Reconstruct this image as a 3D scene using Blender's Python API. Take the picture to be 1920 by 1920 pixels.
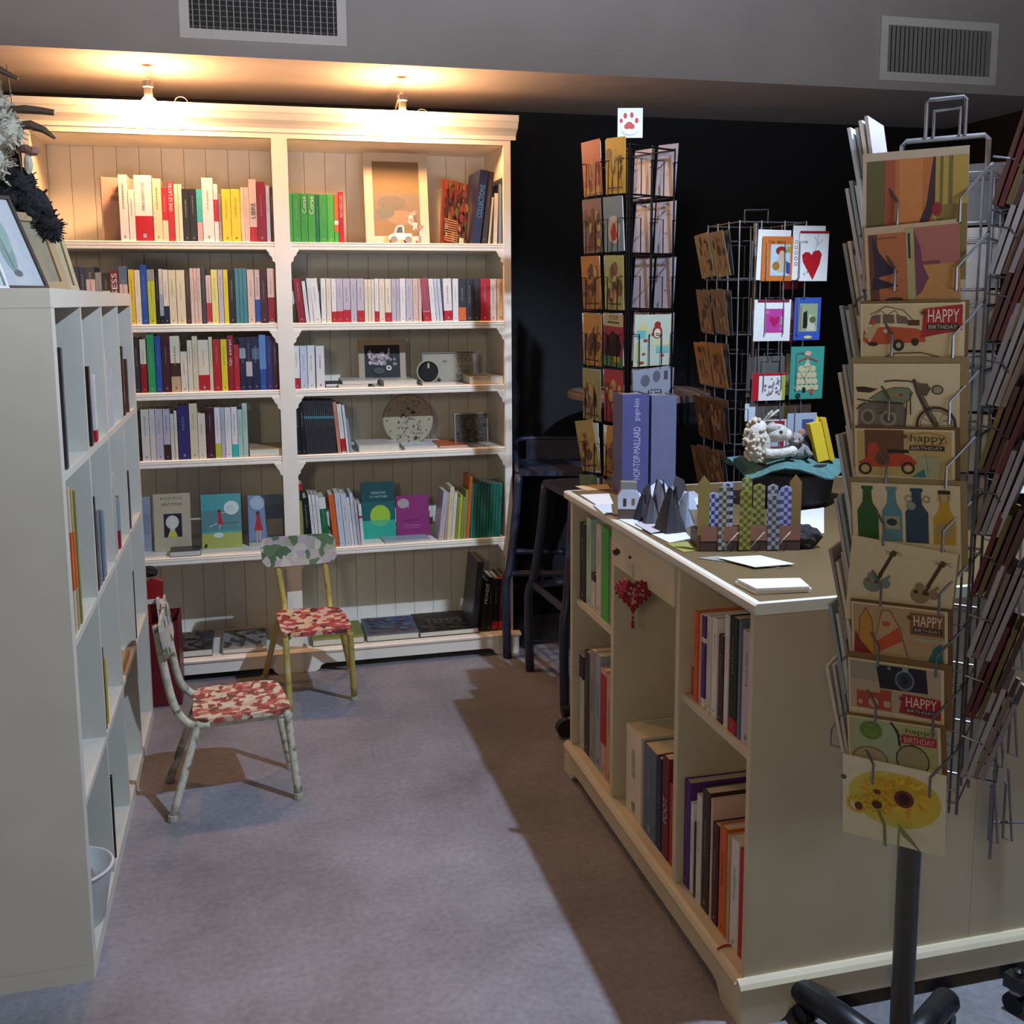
import bpy, math, random
from mathutils import Matrix, Vector
random.seed(7)
R = math.radians
scn = bpy.context.scene
for o in list(bpy.data.objects): bpy.data.objects.remove(o)

# ------------------------------------------------------------------ camera
CH, CYAW, CPIT, CROL, CF, CPX, CPY = 1.46, .2472, .1364, -.0056, 1945.0, 960.0, 830.7
def _axes():
    cy, sy, cp, sp, cr, sr = math.cos(CYAW), math.sin(CYAW), math.cos(CPIT), math.sin(CPIT), math.cos(CROL), math.sin(CROL)
    f = Vector((sy*cp, cy*cp, -sp)); r = Vector((cy, -sy, 0)); u = r.cross(f)
    return cr*r + sr*u, -sr*r + cr*u, f
AR, AU, AF = _axes()
cam_d = bpy.data.cameras.new('camera'); cam = bpy.data.objects.new('camera', cam_d)
scn.collection.objects.link(cam); scn.camera = cam
m = Matrix((AR, AU, -AF)).transposed().to_4x4(); m.translation = Vector((0, 0, CH)); cam.matrix_world = m
cam_d.sensor_width = 36; cam_d.sensor_fit = 'HORIZONTAL'; cam_d.lens = CF/1920*36
cam_d.shift_y = (CPY-960)/1920; cam_d.clip_start = .05; cam_d.clip_end = 60

# ------------------------------------------------------------------ light and exposure
def srgb(h):
    if isinstance(h, str):
        h = h.lstrip('#'); h = [int(h[i:i+2], 16)/255 for i in (0, 2, 4)]
    return tuple((c/12.92 if c <= .04045 else ((c+.055)/1.055)**2.4) for c in h)
scn.view_settings.view_transform = 'Standard'; scn.view_settings.look = 'None'
scn.view_settings.exposure = 0.0; scn.view_settings.gamma = 1; scn.view_settings.use_curve_mapping = False
world = bpy.data.worlds.new('world'); scn.world = world; world.use_nodes = True
wb = world.node_tree.nodes['Background']; wb.inputs[0].default_value = (.62, .74, 1, 1); wb.inputs[1].default_value = .17
def lamp(name, kind, loc, energy, col, target=None, **kw):
    d = bpy.data.lights.new(name, kind); d.energy = energy; d.color = col
    for k, v in kw.items(): setattr(d, k, v)
    o = bpy.data.objects.new(name, d); scn.collection.objects.link(o); o.location = loc
    if target is not None:
        o.rotation_euler = (Vector(target)-Vector(loc)).to_track_quat('-Z', 'Y').to_euler()
    return o
# cool spotlight hanging over the near end of the counter
lamp('cool_spot', 'SPOT', (1.40, 1.62, 2.75), 300, (.64, .78, 1), (.55, 2.6, 0), spot_size=R(104), spot_blend=.35, shadow_soft_size=.022)
# warm room lamps behind and left of the camera
lamp('warm_room', 'AREA', (-.9, -1.3, 2.0), 18, (1, .78, .50), (.2, 2.8, 1.0), shape='DISK', size=.4)
# added cool fill light behind the camera, aimed up to brighten the soffit
lamp('soffit_fill', 'AREA', (.6, -2.6, .8), 30, (.80, .86, 1), (.6, 3.7, 4.3), shape='RECTANGLE', size=3.0, size_y=.8, spread=R(48))
BULBS = [(-.306, 3.955, 2.148), (.586, 3.955, 2.138)]
BULB_W = 23

# ------------------------------------------------------------------ pixel to world helpers (build time only)
def ray(u, v): return AF + (u-CPX)/CF*AR - (v-CPY)/CF*AU
def onp(u, v, p, n):
    d = ray(u, v); o = Vector((0, 0, CH)); t = (Vector(p)-o).dot(Vector(n))/d.dot(Vector(n)); return o+d*t
def onX(X, u, v): return onp(u, v, (X, 0, 0), (1, 0, 0))
def onY(Y, u, v): return onp(u, v, (0, Y, 0), (0, 1, 0))
def onZ(Z, u, v): return onp(u, v, (0, 0, Z), (0, 0, 1))

# ------------------------------------------------------------------ materials
def nodemat(name, rough=.6, metal=0, attr=True, color=None, noise=.08, nscale=30, bump=0, bscale=200, spec=None):
    mt = bpy.data.materials.new(name); mt.use_nodes = True; nt = mt.node_tree; b = nt.nodes['Principled BSDF']
    b.inputs['Roughness'].default_value = rough; b.inputs['Metallic'].default_value = metal
    if spec is not None: b.inputs['Specular IOR Level'].default_value = spec
    tc = nt.nodes.new('ShaderNodeTexCoord'); nz = nt.nodes.new('ShaderNodeTexNoise'); nz.inputs['Scale'].default_value = nscale
    nz.inputs['Detail'].default_value = 5; nt.links.new(tc.outputs['Object'], nz.inputs['Vector'])
    mr = nt.nodes.new('ShaderNodeMapRange'); mr.inputs[3].default_value = 1-noise; mr.inputs[4].default_value = 1+noise*.6
    mr.inputs[1].default_value = .3; mr.inputs[2].default_value = .7
    nt.links.new(nz.outputs['Fac'], mr.inputs[0])
    mx = nt.nodes.new('ShaderNodeMix'); mx.data_type = 'RGBA'; mx.blend_type = 'MULTIPLY'; mx.inputs[0].default_value = 1
    if attr:
        at = nt.nodes.new('ShaderNodeAttribute'); at.attribute_name = 'Col'; nt.links.new(at.outputs['Color'], mx.inputs[6])
    else:
        mx.inputs[6].default_value = (*color, 1)
    nt.links.new(mr.outputs[0], mx.inputs[7]); nt.links.new(mx.outputs[2], b.inputs['Base Color'])
    if bump:
        n2 = nt.nodes.new('ShaderNodeTexNoise'); n2.inputs['Scale'].default_value = bscale; nt.links.new(tc.outputs['Object'], n2.inputs['Vector'])
        bp = nt.nodes.new('ShaderNodeBump'); bp.inputs['Strength'].default_value = bump; bp.inputs['Distance'].default_value = .004
        nt.links.new(n2.outputs['Fac'], bp.inputs['Height']); nt.links.new(bp.outputs[0], b.inputs['Normal'])
    return mt
def rampmat(name, cols, scale, rough=.6, kind='voronoi', bump=.3, distort=0):
    mt = bpy.data.materials.new(name); mt.use_nodes = True; nt = mt.node_tree; b = nt.nodes['Principled BSDF']
    b.inputs['Roughness'].default_value = rough
    tc = nt.nodes.new('ShaderNodeTexCoord')
    nz = nt.nodes.new('ShaderNodeTexNoise'); nz.inputs['Scale'].default_value = scale*.8; nz.inputs['Detail'].default_value = 3
    nt.links.new(tc.outputs['Object'], nz.inputs['Vector'])
    if kind == 'voronoi':
        ad = nt.nodes.new('ShaderNodeVectorMath'); ad.operation = 'MULTIPLY_ADD'
        ad.inputs[1].default_value = (distort,)*3; nt.links.new(nz.outputs['Color'], ad.inputs[0]); nt.links.new(tc.outputs['Object'], ad.inputs[2])
        t = nt.nodes.new('ShaderNodeTexVoronoi'); t.inputs['Scale'].default_value = scale; nt.links.new(ad.outputs[0], t.inputs['Vector'])
        sep = nt.nodes.new('ShaderNodeSeparateColor'); nt.links.new(t.outputs['Color'], sep.inputs[0]); src = sep.outputs[0]
    else: src = nz.outputs['Fac']
    cr = nt.nodes.new('ShaderNodeValToRGB'); cr.color_ramp.interpolation = 'CONSTANT' if kind == 'voronoi' else 'LINEAR'
    e = cr.color_ramp.elements
    while len(e) > 1: e.remove(e[-1])
    lo, hi = (0, 1) if kind == 'voronoi' else (.32, .68)
    for i, c in enumerate(cols):
        p = lo+(hi-lo)*i/(len(cols) if kind == 'voronoi' else len(cols)-1)
        el = e[0] if i == 0 else e.new(p)
        el.position = p; el.color = (*srgb(c), 1)
    nt.links.new(src, cr.inputs[0]); nt.links.new(cr.outputs[0], b.inputs['Base Color'])
    if bump:
        bp = nt.nodes.new('ShaderNodeBump'); bp.inputs['Strength'].default_value = bump; bp.inputs['Distance'].default_value = .003
        nt.links.new(nz.outputs['Fac'], bp.inputs['Height']); nt.links.new(bp.outputs[0], b.inputs['Normal'])
    return mt
PAPER = nodemat('paper', .62, noise=.05, nscale=60)
GLOSS = nodemat('glossy_card', .32, noise=.05, nscale=60)
WOOD = nodemat('painted_wood', .42, noise=.05, nscale=9)
METAL = nodemat('wire_metal', .38, .85, noise=.15, nscale=40)
PLAST = nodemat('plastic', .42, noise=.06)
CLOTH = nodemat('cloth', .9, noise=.25, nscale=55, bump=.8, bscale=160)
WALLM = nodemat('wall_paint', .8, noise=.06, nscale=5, bump=.12, bscale=90)
DARKW = nodemat('dark_wall_paint', .75, noise=.2, nscale=4, bump=.1, bscale=60)
TUBE = rampmat('aged_white_tube', ['#6f6a58', '#b6b19c', '#c9c6b4', '#a8a892'], 40, .45, 'noise', .2)
TUBEY = rampmat('aged_yellow_tube', ['#a08c3c', '#b9a862', '#c0a44a', '#b8b088'], 30, .45, 'noise', .2)
DECR = rampmat('red_paper_collage', ['#a63c44', '#caa79c', '#8e2f34', '#c9bba0', '#b5545a', '#5f3030', '#c8b487', '#a94a48'], 42, .5, 'voronoi', .5, .02)
DECR2 = rampmat('red_cream_collage', ['#b9a58e', '#9c4844', '#c9bda6', '#6a4438', '#b3685e', '#cbbda4', '#8c3a38'], 52, .5, 'voronoi', .6, .025)
DECG = rampmat('green_paper_collage', ['#b9b3a8', '#5f7a58', '#b4a9ad', '#c6c3b4', '#4b6a4c', '#b7aeb3', '#a3ab92'], 34, .5, 'voronoi', .3, .02)

# ------------------------------------------------------------------ mesh builder
class M:
    def __init__(s): s.v = []; s.f = []; s.c = []
    def face(s, pts, col):
        n = len(s.v); s.v += [tuple(p) for p in pts]; s.f.append(tuple(range(n, n+len(pts)))); s.c.append(col)
    def mesh(s, vs, fs, col):
        n = len(s.v); s.v += [tuple(p) for p in vs]
        for f in fs: s.f.append(tuple(n+i for i in f)); s.c.append(col)
    def box(s, x0, x1, y0, y1, z0, z1, col, cols=None):
        vs = [(x0,y0,z0),(x1,y0,z0),(x1,y1,z0),(x0,y1,z0),(x0,y0,z1),(x1,y0,z1),(x1,y1,z1),(x0,y1,z1)]
        fs = [(3,2,1,0),(4,5,6,7),(0,1,5,4),(1,2,6,5),(2,3,7,6),(3,0,4,7)]
        n = len(s.v); s.v += vs
        for i, f in enumerate(fs): s.f.append(tuple(n+k for k in f)); s.c.append(cols[i] if cols else col)
        return s
    def prism(s, poly, axis, a, b, col):   # poly in the two other axes
        def P(u, w, t):
            return {'x': (t, u, w), 'y': (u, t, w), 'z': (u, w, t)}[axis]
        n = len(poly)
        s.mesh([P(*p, a) for p in poly]+[P(*p, b) for p in poly], [tuple(range(n))[::-1], tuple(range(n, 2*n))]+[(i, (i+1)%n, n+(i+1)%n, n+i) for i in range(n)], col)
        return s
    def tube(s, path, r, col, n=6, closed=False, rs=None):
        pts = [Vector(p) for p in path]; k = len(pts); rings = []
        prev = None
        for i, p in enumerate(pts):
            if closed: t = pts[(i+1)%k]-pts[i-1]
            else: t = pts[min(i+1, k-1)]-pts[max(i-1, 0)]
            if t.length < 1e-9: t = Vector((0, 0, 1))
            t.normalize()
            if prev is None: a = t.orthogonal().normalized()
            else:
                a = prev-t*prev.dot(t); a = a.normalized() if a.length > 1e-6 else t.orthogonal().normalized()
            prev = a; b = t.cross(a); rr = rs[i] if rs else r
            rings.append([p+(a*math.cos(2*math.pi*j/n)+b*math.sin(2*math.pi*j/n))*rr for j in range(n)])
        vs = [q for ring in rings for q in ring]; fs = []
        for i in range(k if closed else k-1):
            i2 = (i+1)%k
            for j in range(n): fs.append((i*n+j, i*n+(j+1)%n, i2*n+(j+1)%n, i2*n+j))
        if not closed: fs += [tuple(range(n))[::-1], tuple((k-1)*n+j for j in range(n))]
        s.mesh(vs, fs, col); return s
    def lathe(s, prof, c, col, n=16, axis='z', cols=None):
        vs = []
        for (r, h) in prof:
            for j in range(n):
                a = 2*math.pi*j/n; x, y = r*math.cos(a), r*math.sin(a)
                p = {'z': (x, y, h), 'y': (x, h, y), 'x': (h, x, y)}[axis]
                vs.append((c[0]+p[0], c[1]+p[1], c[2]+p[2]))
        k = len(prof); base = len(s.v); s.v += vs
        for i in range(k-1):
            for j in range(n):
                s.f.append(tuple(base+q for q in (i*n+j, i*n+(j+1)%n, (i+1)*n+(j+1)%n, (i+1)*n+j))); s.c.append(cols[i] if cols else col)
        s.f.append(tuple(base+j for j in range(n))[::-1]); s.c.append(cols[0] if cols else col)
        s.f.append(tuple(base+(k-1)*n+j for j in range(n))); s.c.append(cols[-1] if cols else col)
        return s
    def ell(s, c, r, col, n=12, m=8, jit=0):
        vs = [(c[0], c[1], c[2]+r[2])]
        for i in range(1, m):
            t = math.pi*i/m
            for j in range(n):
                a = 2*math.pi*j/n; q = 1+random.uniform(-jit, jit)
                vs.append((c[0]+r[0]*q*math.sin(t)*math.cos(a), c[1]+r[1]*q*math.sin(t)*math.sin(a), c[2]+r[2]*q*math.cos(t)))
        vs.append((c[0], c[1], c[2]-r[2])); fs = []
        for j in range(n): fs.append((0, 1+j, 1+(j+1)%n))
        for i in range(m-2):
            for j in range(n): fs.append((1+i*n+j, 1+(i+1)*n+j, 1+(i+1)*n+(j+1)%n, 1+i*n+(j+1)%n))
        L = len(vs)-1
        for j in range(n): fs.append((L, 1+(m-2)*n+(j+1)%n, 1+(m-2)*n+j))
        s.mesh(vs, fs, col); return s
    def xf(s, mat, start=0):
        for i in range(start, len(s.v)): s.v[i] = tuple(mat @ Vector(s.v[i]))
        return s
    def data(s, name, mat, smooth=False):
        me = bpy.data.meshes.new(name); me.from_pydata(s.v, [], s.f); me.materials.append(mat)
        at = me.color_attributes.new('Col', 'FLOAT_COLOR', 'CORNER')
        buf = []
        for p, c in zip(s.f, s.c): buf += list((*c, 1.0))*len(p)
        at.data.foreach_set('color', buf)
        if smooth: me.polygons.foreach_set('use_smooth', [True]*len(s.f))
        me.update(); return me
    def obj(s, name, mat, parent=None, loc=(0,0,0), rz=0, rot=None, smooth=False, **tags):
        o = bpy.data.objects.new(name, s.data(name, mat, smooth)); link(o, parent, loc, rot or (0, 0, rz), tags); return o
def link(o, parent, loc, rot, tags):
    scn.collection.objects.link(o); o.location = loc; o.rotation_euler = rot
    if parent: o.parent = parent
    for k, v in tags.items(): o[k] = v
def empty(name, loc, rz=0, rot=None, **tags):
    o = bpy.data.objects.new(name, None); o.empty_display_size = .05; link(o, None, loc, rot or (0, 0, rz), tags); return o
def T(*p): return Matrix.Translation(Vector(p))
def RX(a): return Matrix.Rotation(a, 4, 'X')
def RY(a): return Matrix.Rotation(a, 4, 'Y')
def RZ(a): return Matrix.Rotation(a, 4, 'Z')
def arc(c, r, a0, a1, n, plane='xz'):
    out = []
    for i in range(n+1):
        a = a0+(a1-a0)*i/n; u, w = r*math.cos(a), r*math.sin(a)
        out.append({'xz': (c[0]+u, c[1], c[2]+w), 'xy': (c[0]+u, c[1]+w, c[2]), 'yz': (c[0], c[1]+u, c[2]+w)}[plane])
    return out
_tc = {}
def text_shape(txt, spacing=1.0):
    if (txt, spacing) in _tc: return _tc[(txt, spacing)]
    cu = bpy.data.curves.new('t', 'FONT'); cu.body = txt; cu.size = 1; cu.resolution_u = 2; cu.space_character = spacing
    o = bpy.data.objects.new('t', cu); scn.collection.objects.link(o)
    dg = bpy.context.evaluated_depsgraph_get(); me = o.evaluated_get(dg).to_mesh()
    vs = [(v.co.x, v.co.y) for v in me.vertices]; fs = [tuple(p.vertices) for p in me.polygons]
    o.evaluated_get(dg).to_mesh_clear(); bpy.data.objects.remove(o); bpy.data.curves.remove(cu)
    if vs:
        x0 = min(v[0] for v in vs); x1 = max(v[0] for v in vs); y0 = min(v[1] for v in vs); y1 = max(v[1] for v in vs)
        vs = [((x-x0)/(x1-x0), (y-y0)/(y1-y0)) for x, y in vs]
    _tc[(txt, spacing)] = (vs, fs); return vs, fs
# flat print on a card: unit coords u right, v down; card face in local xz plane facing -y
def draw(mb, w, h, items, y0=-.0012, x0=0, z1=None, step=.00012):
    z1 = h if z1 is None else z1; y = y0
    def P(u, v): return (x0+u*w, y, z1-v*h)
    for it in items:
        y -= step; k = it[0]; col = srgb(it[1])
        if k == 'r':
            a, b, c, d = it[2:6]; mb.face([P(a, d), P(c, d), P(c, b), P(a, b)], col)
        elif k == 'p': mb.face([P(*q) for q in it[2]][::-1], col)
        elif k == 'e':
            cx, cy, rx, ry = it[2:6]; n = it[6] if len(it) > 6 else 16
            mb.face([P(cx+rx*math.cos(2*math.pi*i/n), cy-ry*math.sin(2*math.pi*i/n)) for i in range(n)], col)
        elif k == 'o':   # ring
            cx, cy, rx, ry, t = it[2:7]; n = 18
            for i in range(n):
                a, b = 2*math.pi*i/n, 2*math.pi*(i+1)/n
                mb.face([P(cx+rx*math.cos(a), cy-ry*math.sin(a)), P(cx+rx*math.cos(b), cy-ry*math.sin(b)), P(cx+rx*(1-t)*math.cos(b), cy-ry*(1-t)*math.sin(b)), P(cx+rx*(1-t)*math.cos(a), cy-ry*(1-t)*math.sin(a))][::-1], col)
        elif k == 'l':   # polyline with width (fraction of w)
            t, pts = it[2], it[3]
            for (a, b), (c, d) in zip(pts, pts[1:]):
                dx, dy = (c-a)*w, (d-b)*h; L = math.hypot(dx, dy) or 1e-6; nx, ny = -dy/L*t*w/2, dx/L*t*w/2
                q = [(a*w+nx, b*h+ny), (c*w+nx, d*h+ny), (c*w-nx, d*h-ny), (a*w-nx, b*h-ny)]
                mb.face([(x0+x, y, z1-z) for x, z in q], col)
        elif k == 't':   # text in box
            a, b, c, d, txt = it[2:7]; vs, fs = text_shape(txt)
            mb.mesh([P(a+(c-a)*x, d+(b-d)*yy) for x, yy in vs], fs, col)
        elif k == 'tv':  # text rotated, reading upward
            a, b, c, d, txt = it[2:7]; vs, fs = text_shape(txt)
            mb.mesh([P(c-(c-a)*yy, d+(b-d)*x) for x, yy in vs], fs, col)
    return mb
def blot(seed, n, cols, box, smin, smax):
    rr = random.Random(seed); a, b, c, d = box; out = []
    for _ in range(n):
        out.append(('e', rr.choice(cols), *(lambda sx, sy: (min(max(rr.uniform(a, c), sx+.02), .98-sx), min(max(rr.uniform(b, d), sy+.02), .98-sy), sx, sy))(rr.uniform(smin, smax), rr.uniform(smin, smax)), 7))
    return out

W1 = srgb('#ece6d8'); W2 = srgb('#d3d0c0'); W3 = srgb('#cdcabd'); WC = srgb('#cdc3a8'); BLK = srgb('#16161a')

# ================================================================== SETTING
def slab(name, x0, x1, y0, y1, z0, z1, mat, col):
    return M().box(x0, x1, y0, y1, z0, z1, col).obj(name, mat, kind='structure')
fl = bpy.data.materials.new('polished_concrete'); fl.use_nodes = True; nt = fl.node_tree; b = nt.nodes['Principled BSDF']
tc = nt.nodes.new('ShaderNodeTexCoord'); n1 = nt.nodes.new('ShaderNodeTexNoise'); n1.inputs['Scale'].default_value = 2.2; n1.inputs['Detail'].default_value = 8; n1.inputs['Roughness'].default_value = .62
n2 = nt.nodes.new('ShaderNodeTexNoise'); n2.inputs['Scale'].default_value = 60; n2.inputs['Detail'].default_value = 4
nt.links.new(tc.outputs['Object'], n1.inputs['Vector']); nt.links.new(tc.outputs['Object'], n2.inputs['Vector'])
cr = nt.nodes.new('ShaderNodeValToRGB'); cr.color_ramp.elements[0].position = .3; cr.color_ramp.elements[1].position = .72
cr.color_ramp.elements[0].color = (*srgb('#6a696d'), 1); cr.color_ramp.elements[1].color = (*srgb('#939199'), 1)
mx = nt.nodes.new('ShaderNodeMix'); mx.data_type = 'RGBA'; mx.blend_type = 'OVERLAY'; mx.inputs[0].default_value = .35
nt.links.new(n1.outputs['Fac'], cr.inputs[0]); nt.links.new(cr.outputs[0], mx.inputs[6]); nt.links.new(n2.outputs['Fac'], mx.inputs[7])
nt.links.new(mx.outputs[2], b.inputs['Base Color'])
mr = nt.nodes.new('ShaderNodeMapRange'); mr.inputs[3].default_value = .38; mr.inputs[4].default_value = .6; nt.links.new(n1.outputs['Fac'], mr.inputs[0]); nt.links.new(mr.outputs[0], b.inputs['Roughness'])
slab('floor', -2.2, 3.45, -3, 4.7, -.1, 0, fl, (0, 0, 0))
DK = srgb('#0e1117'); GR = srgb('#aca5a2')
slab('wall_back', -2.2, 3.45, 4.55, 4.7, 0, 2.28, DARKW, DK)
slab('wall_right', 3.35, 3.45, -3, 4.55, 0, 4.3, DARKW, DK)
slab('wall_left', -2.2, -2.1, -3, 4.55, 0, 4.3, WALLM, srgb('#8d8880'))
slab('soffit', -2.1, 3.35, 3.76, 4.7, 2.28, 4.3, WALLM, GR)
slab('ceiling', -2.2, 3.45, -3, 4.7, 4.3, 4.4, WALLM, srgb('#8a8888'))
bx = M(); bx.box(-2.1, 3.35, 4.535, 4.55, 0, .07, srgb('#24262b')); bx.obj('baseboard_back', WOOD, kind='structure')

def vent(x0, x1, z0, z1, cross, label):
    y = 3.76; e = empty('air_vent', ((x0+x1)/2, y, z0), label=label, category='vent', group='air vents in the soffit')
    w = x1-x0; h = z1-z0; f = .032; c = srgb('#dad7d2') 
    mb = M()
    mb.box(-w/2, w/2, -.014, 0, 0, f, c); mb.box(-w/2, w/2, -.014, 0, h-f, h, c); mb.box(-w/2, -w/2+f, -.014, 0, f, h-f, c); mb.box(w/2-f, w/2, -.014, 0, f, h-f, c)
    mb.obj('frame', WOOD, e)
    M().box(-w/2+f, w/2-f, -.001, -.0003, f, h-f, srgb('#191a1c')).obj('backing', PLAST, e)
    s = M(); n = 24 if not cross else 22
    for i in range(n):
        x = -w/2+f+(w-2*f)*(i+.5)/n
        if cross: s.box(x-.0018, x+.0018, -.011, -.008, f, h-f, srgb('#a7a49f'))
        else: s.mesh([(x-.006, -.003, f), (x+.003, -.012, f), (x+.003, -.012, h-f), (x-.006, -.003, h-f), (x-.005, -.002, f), (x+.004, -.011, f), (x+.004, -.011, h-f), (x-.005, -.002, h-f)], [(0,1,2,3), (4,5,6,7), (1,5,6,2), (0,4,7,3)], srgb('#8f8f8e'))
    s.obj('slat', WOOD, e, kind='stuff')
    if cross:
        q = M()
        for i in range(10):
            z = f+(h-2*f)*(i+.5)/10; q.box(-w/2+f, w/2-f, -.007, -.0035, z-.0012, z+.0012, srgb('#77746f'))
        q.obj('cross_slat', WOOD, e, kind='stuff')
vent(-.181, .368, 2.33, 2.57, True, 'white grid air vent cut by the top of the picture, above left bookcase')
vent(2.442, 2.975, 2.312, 2.553, False, 'white louvred air vent with vertical slats at upper right')

# ================================================================== BOOKCASES
YF, YB = 4.08, 4.45; XS = .139; UW = .891
SH = [(1.6567, 1.685), (1.3512, 1.380), (1.0971, 1.125), (.8392, .867), (.4615, .490), (.055, .086)]
def bookcase(x0, label):
    e = empty('bookcase', (x0+UW/2, YF, 0), label=label, category='bookcase', group='tall white bookcases on the back wall')
    h = UW/2; S = .024; ST = .029
    for s in (-1, 1):
        a, b_ = (-h, -h+S) if s < 0 else (h-S, h)
        M().box(a, b_, .018, .37, .03, 2.09, W1).obj('side_panel', WOOD, e)
        a, b_ = (-h, -h+ST) if s < 0 else (h-ST, h)
        M().box(a, b_, 0, .018, .086, 2.085, W1).obj('stile', WOOD, e)
    n = 10; pw = (UW-2*S)/n; me = None
    for i in range(n):
        if me is None:
            p = M(); g = .0006
            p.prism([(g, .3532), (.0016, .352), (pw-.0016, .352), (pw-g, .3532), (pw, .366), (0, .366)], 'z', .06, 2.09, W1)
            o = p.obj('plank', WOOD, e, loc=(-h+S+i*pw, 0, 0)); me = o.data
        else:
            o = bpy.data.objects.new('plank', me); link(o, e, (-h+S+i*pw, 0, 0), (0, 0, 0), {})
    for k, (z0, z1) in enumerate(SH[:5]):
        t = z1-z0; m_ = M()
        prof = [(0, 0), (0, .007), (.003, .009), (.003, .011), (0, .013), (0, .018), (.003, .020), (.003, .022), (0, t-.004), (.004, t), (.34, t), (.34, 0)]
        prof = [(a-.004 if i < 10 else a, b) for i, (a, b) in enumerate(prof)]
        m_.prism(prof, 'x', -h+S+.0005, h-S-.0005, W1)
        m_.obj('shelf', WOOD, e, loc=(0, .008, z0))
    m_ = M(); m_.box(-h+S, h-S, .0, .35, .055, .086, W1).obj('shelf', WOOD, e)
    m_ = M(); m_.box(-h+S, h-S, .002, .35, 2.065, 2.08, W1).obj('top_panel', WOOD, e)
    # scalloped corner brackets
    br = [(0, 0), (.030, 0), (.030, -.006), (.024, -.010), (.021, -.020), (.014, -.026), (.010, -.034), (.010, -.042), (.005, -.046), (0, -.050)]
    for z0, _ in SH[:5]:
        for s in (-1, 1):
            q = [((-h+ST)+x if s < 0 else (h-ST)-x, z0+z) for x, z in br]
            M().prism(q, 'y', .001, .016, W1).obj('corner_bracket', WOOD, e)
    # cornice
    prof = [(0, 2.085), (-.006, 2.085), (-.008, 2.100), (-.020, 2.112), (-.040, 2.125), (-.050, 2.145), (-.055, 2.150), (-.058, 2.172), (.37, 2.172), (.37, 2.155), (0, 2.10)]
    rgt = x0 > 0
    M().prism(prof, 'x', -h-(0 if rgt else .05), h+(.02 if rgt else 0), W1).obj('cornice', WOOD, e)
    M().box(-h+ST, h-ST, 0, .016, 2.065, 2.086, W1).obj('top_rail', WOOD, e)
    # plinth with bracket feet
    f = .09
    pl = [(-h, 0), (-h+f*.8, 0), (-h+f*.95, .008), (-h+f*1.05, .024), (-h+f*1.25, .030), (h-f*1.25, .030), (h-f*1.05, .024), (h-f*.95, .008), (h-f*.8, 0), (h+(.018 if rgt else 0), 0), (h+(.018 if rgt else 0), .074), (-h, .074)]
    M().prism(pl, 'y', -.030, -.012, W1).obj('plinth', WOOD, e)
    M().prism([(-.030, .074), (-.036, .076), (-.038, .084), (-.030, .089), (.0, .089), (.0, .074)], 'x', -h, h+(.026 if rgt else 0), W1).obj('plinth_moulding', WOOD, e)
    for s in (-1, 1):
        a, b_ = (-h, -h+.03) if s < 0 else (h-.03, h+(.018 if rgt else 0))
        M().box(a, b_, -.012, .36, 0, .055, W1).obj('foot', WOOD, e)
    return e
bookcase(XS-UW, 'left tall white bookcase with beadboard back, partly behind the low white shelf unit')
bookcase(XS, 'right tall white bookcase with beadboard back, beside the dark wall')

# hanging-front bulbs
emb = bpy.data.materials.new('lit_bulb'); emb.use_nodes = True; bs = emb.node_tree.nodes['Principled BSDF']
bs.inputs['Base Color'].default_value = (1, .8, .5, 1); bs.inputs['Emission Color'].default_value = (1, .51, .22, 1)
bs.inputs['Emission Strength'].default_value = BULB_W*1.0/(4*math.pi**2*.028**2)
for i, (x, y, z) in enumerate(BULBS):
    e = empty('bookcase_lamp', (x, y, z), label=('glowing bare bulb lamp above left bookcase' if i == 0 else 'glowing bare bulb lamp above right bookcase'), category='lamp', group='bulb lamps over the bookcases')
    s = M().ell((0, 0, 0), (.028, .028, .028), (1, .8, .6), 16, 10); s.obj('bulb', emb, e, smooth=True)
    M().lathe([(.011, .022), (.014, .030), (.014, .055), (.019, .058), (.019, .078), (.006, .082)], (0, 0, 0), srgb('#8d8a84'), 14).obj('socket', METAL, e)
    M().tube([(0, 0, .08), (0, .01, .09), (0, .05, .088), (0, .14, .070), (0, .20, .049)], .004, srgb('#a8a49c'), 6).obj('arm', METAL, e)
    M().tube([(.07, .16, .030)]+arc((.10, .16, .035), .024, math.pi, 0, 8)+[(.124, .16, .026)], .0015, srgb('#c9c4b8'), 5).obj('cord', PLAST, e)

# ================================================================== BOOKS
PAL = dict(white='#dcdbd8', offwhite='#cfcabf', cream='#d6cba8', ivory='#dbd2bb', pink='#d3b7a8', rose='#cf9f9c', red='#b0202c', crimson='#8d1b2c', darkred='#6d1a22', maroon='#45202a',
    black='#1b191b', charcoal='#34333a', brown='#3a2a24', navy='#1f2444', indigo='#34316a', blue='#27509a', skyblue='#5f8cc0', slate='#5a6a80', teal='#3b7f86', turquoise='#35b3a8', green='#3f9a3c', brightgreen='#4cae3c',
    darkgreen='#1d6b45', emerald='#2c9a5c', yellow='#dcc92a', gold='#d9b832', paleyellow='#ddd27a', lime='#b9bf3c', olive='#8a8f4a', orange='#d8642a', lilac='#b9b3bd', grey='#8f8d8a', greyblue='#93a1ab', tan='#c1a27a', mint='#a9c8ba',
    salmon='#c88468', purple='#4a2b78', violet='#5a2d82', magenta='#a3327f', tealgreen='#2a7d6c', iceblue='#c3ccd6')
PAGEC = srgb('#d9cfb4')
def C(n): return srgb(PAL.get(n, n))
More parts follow.
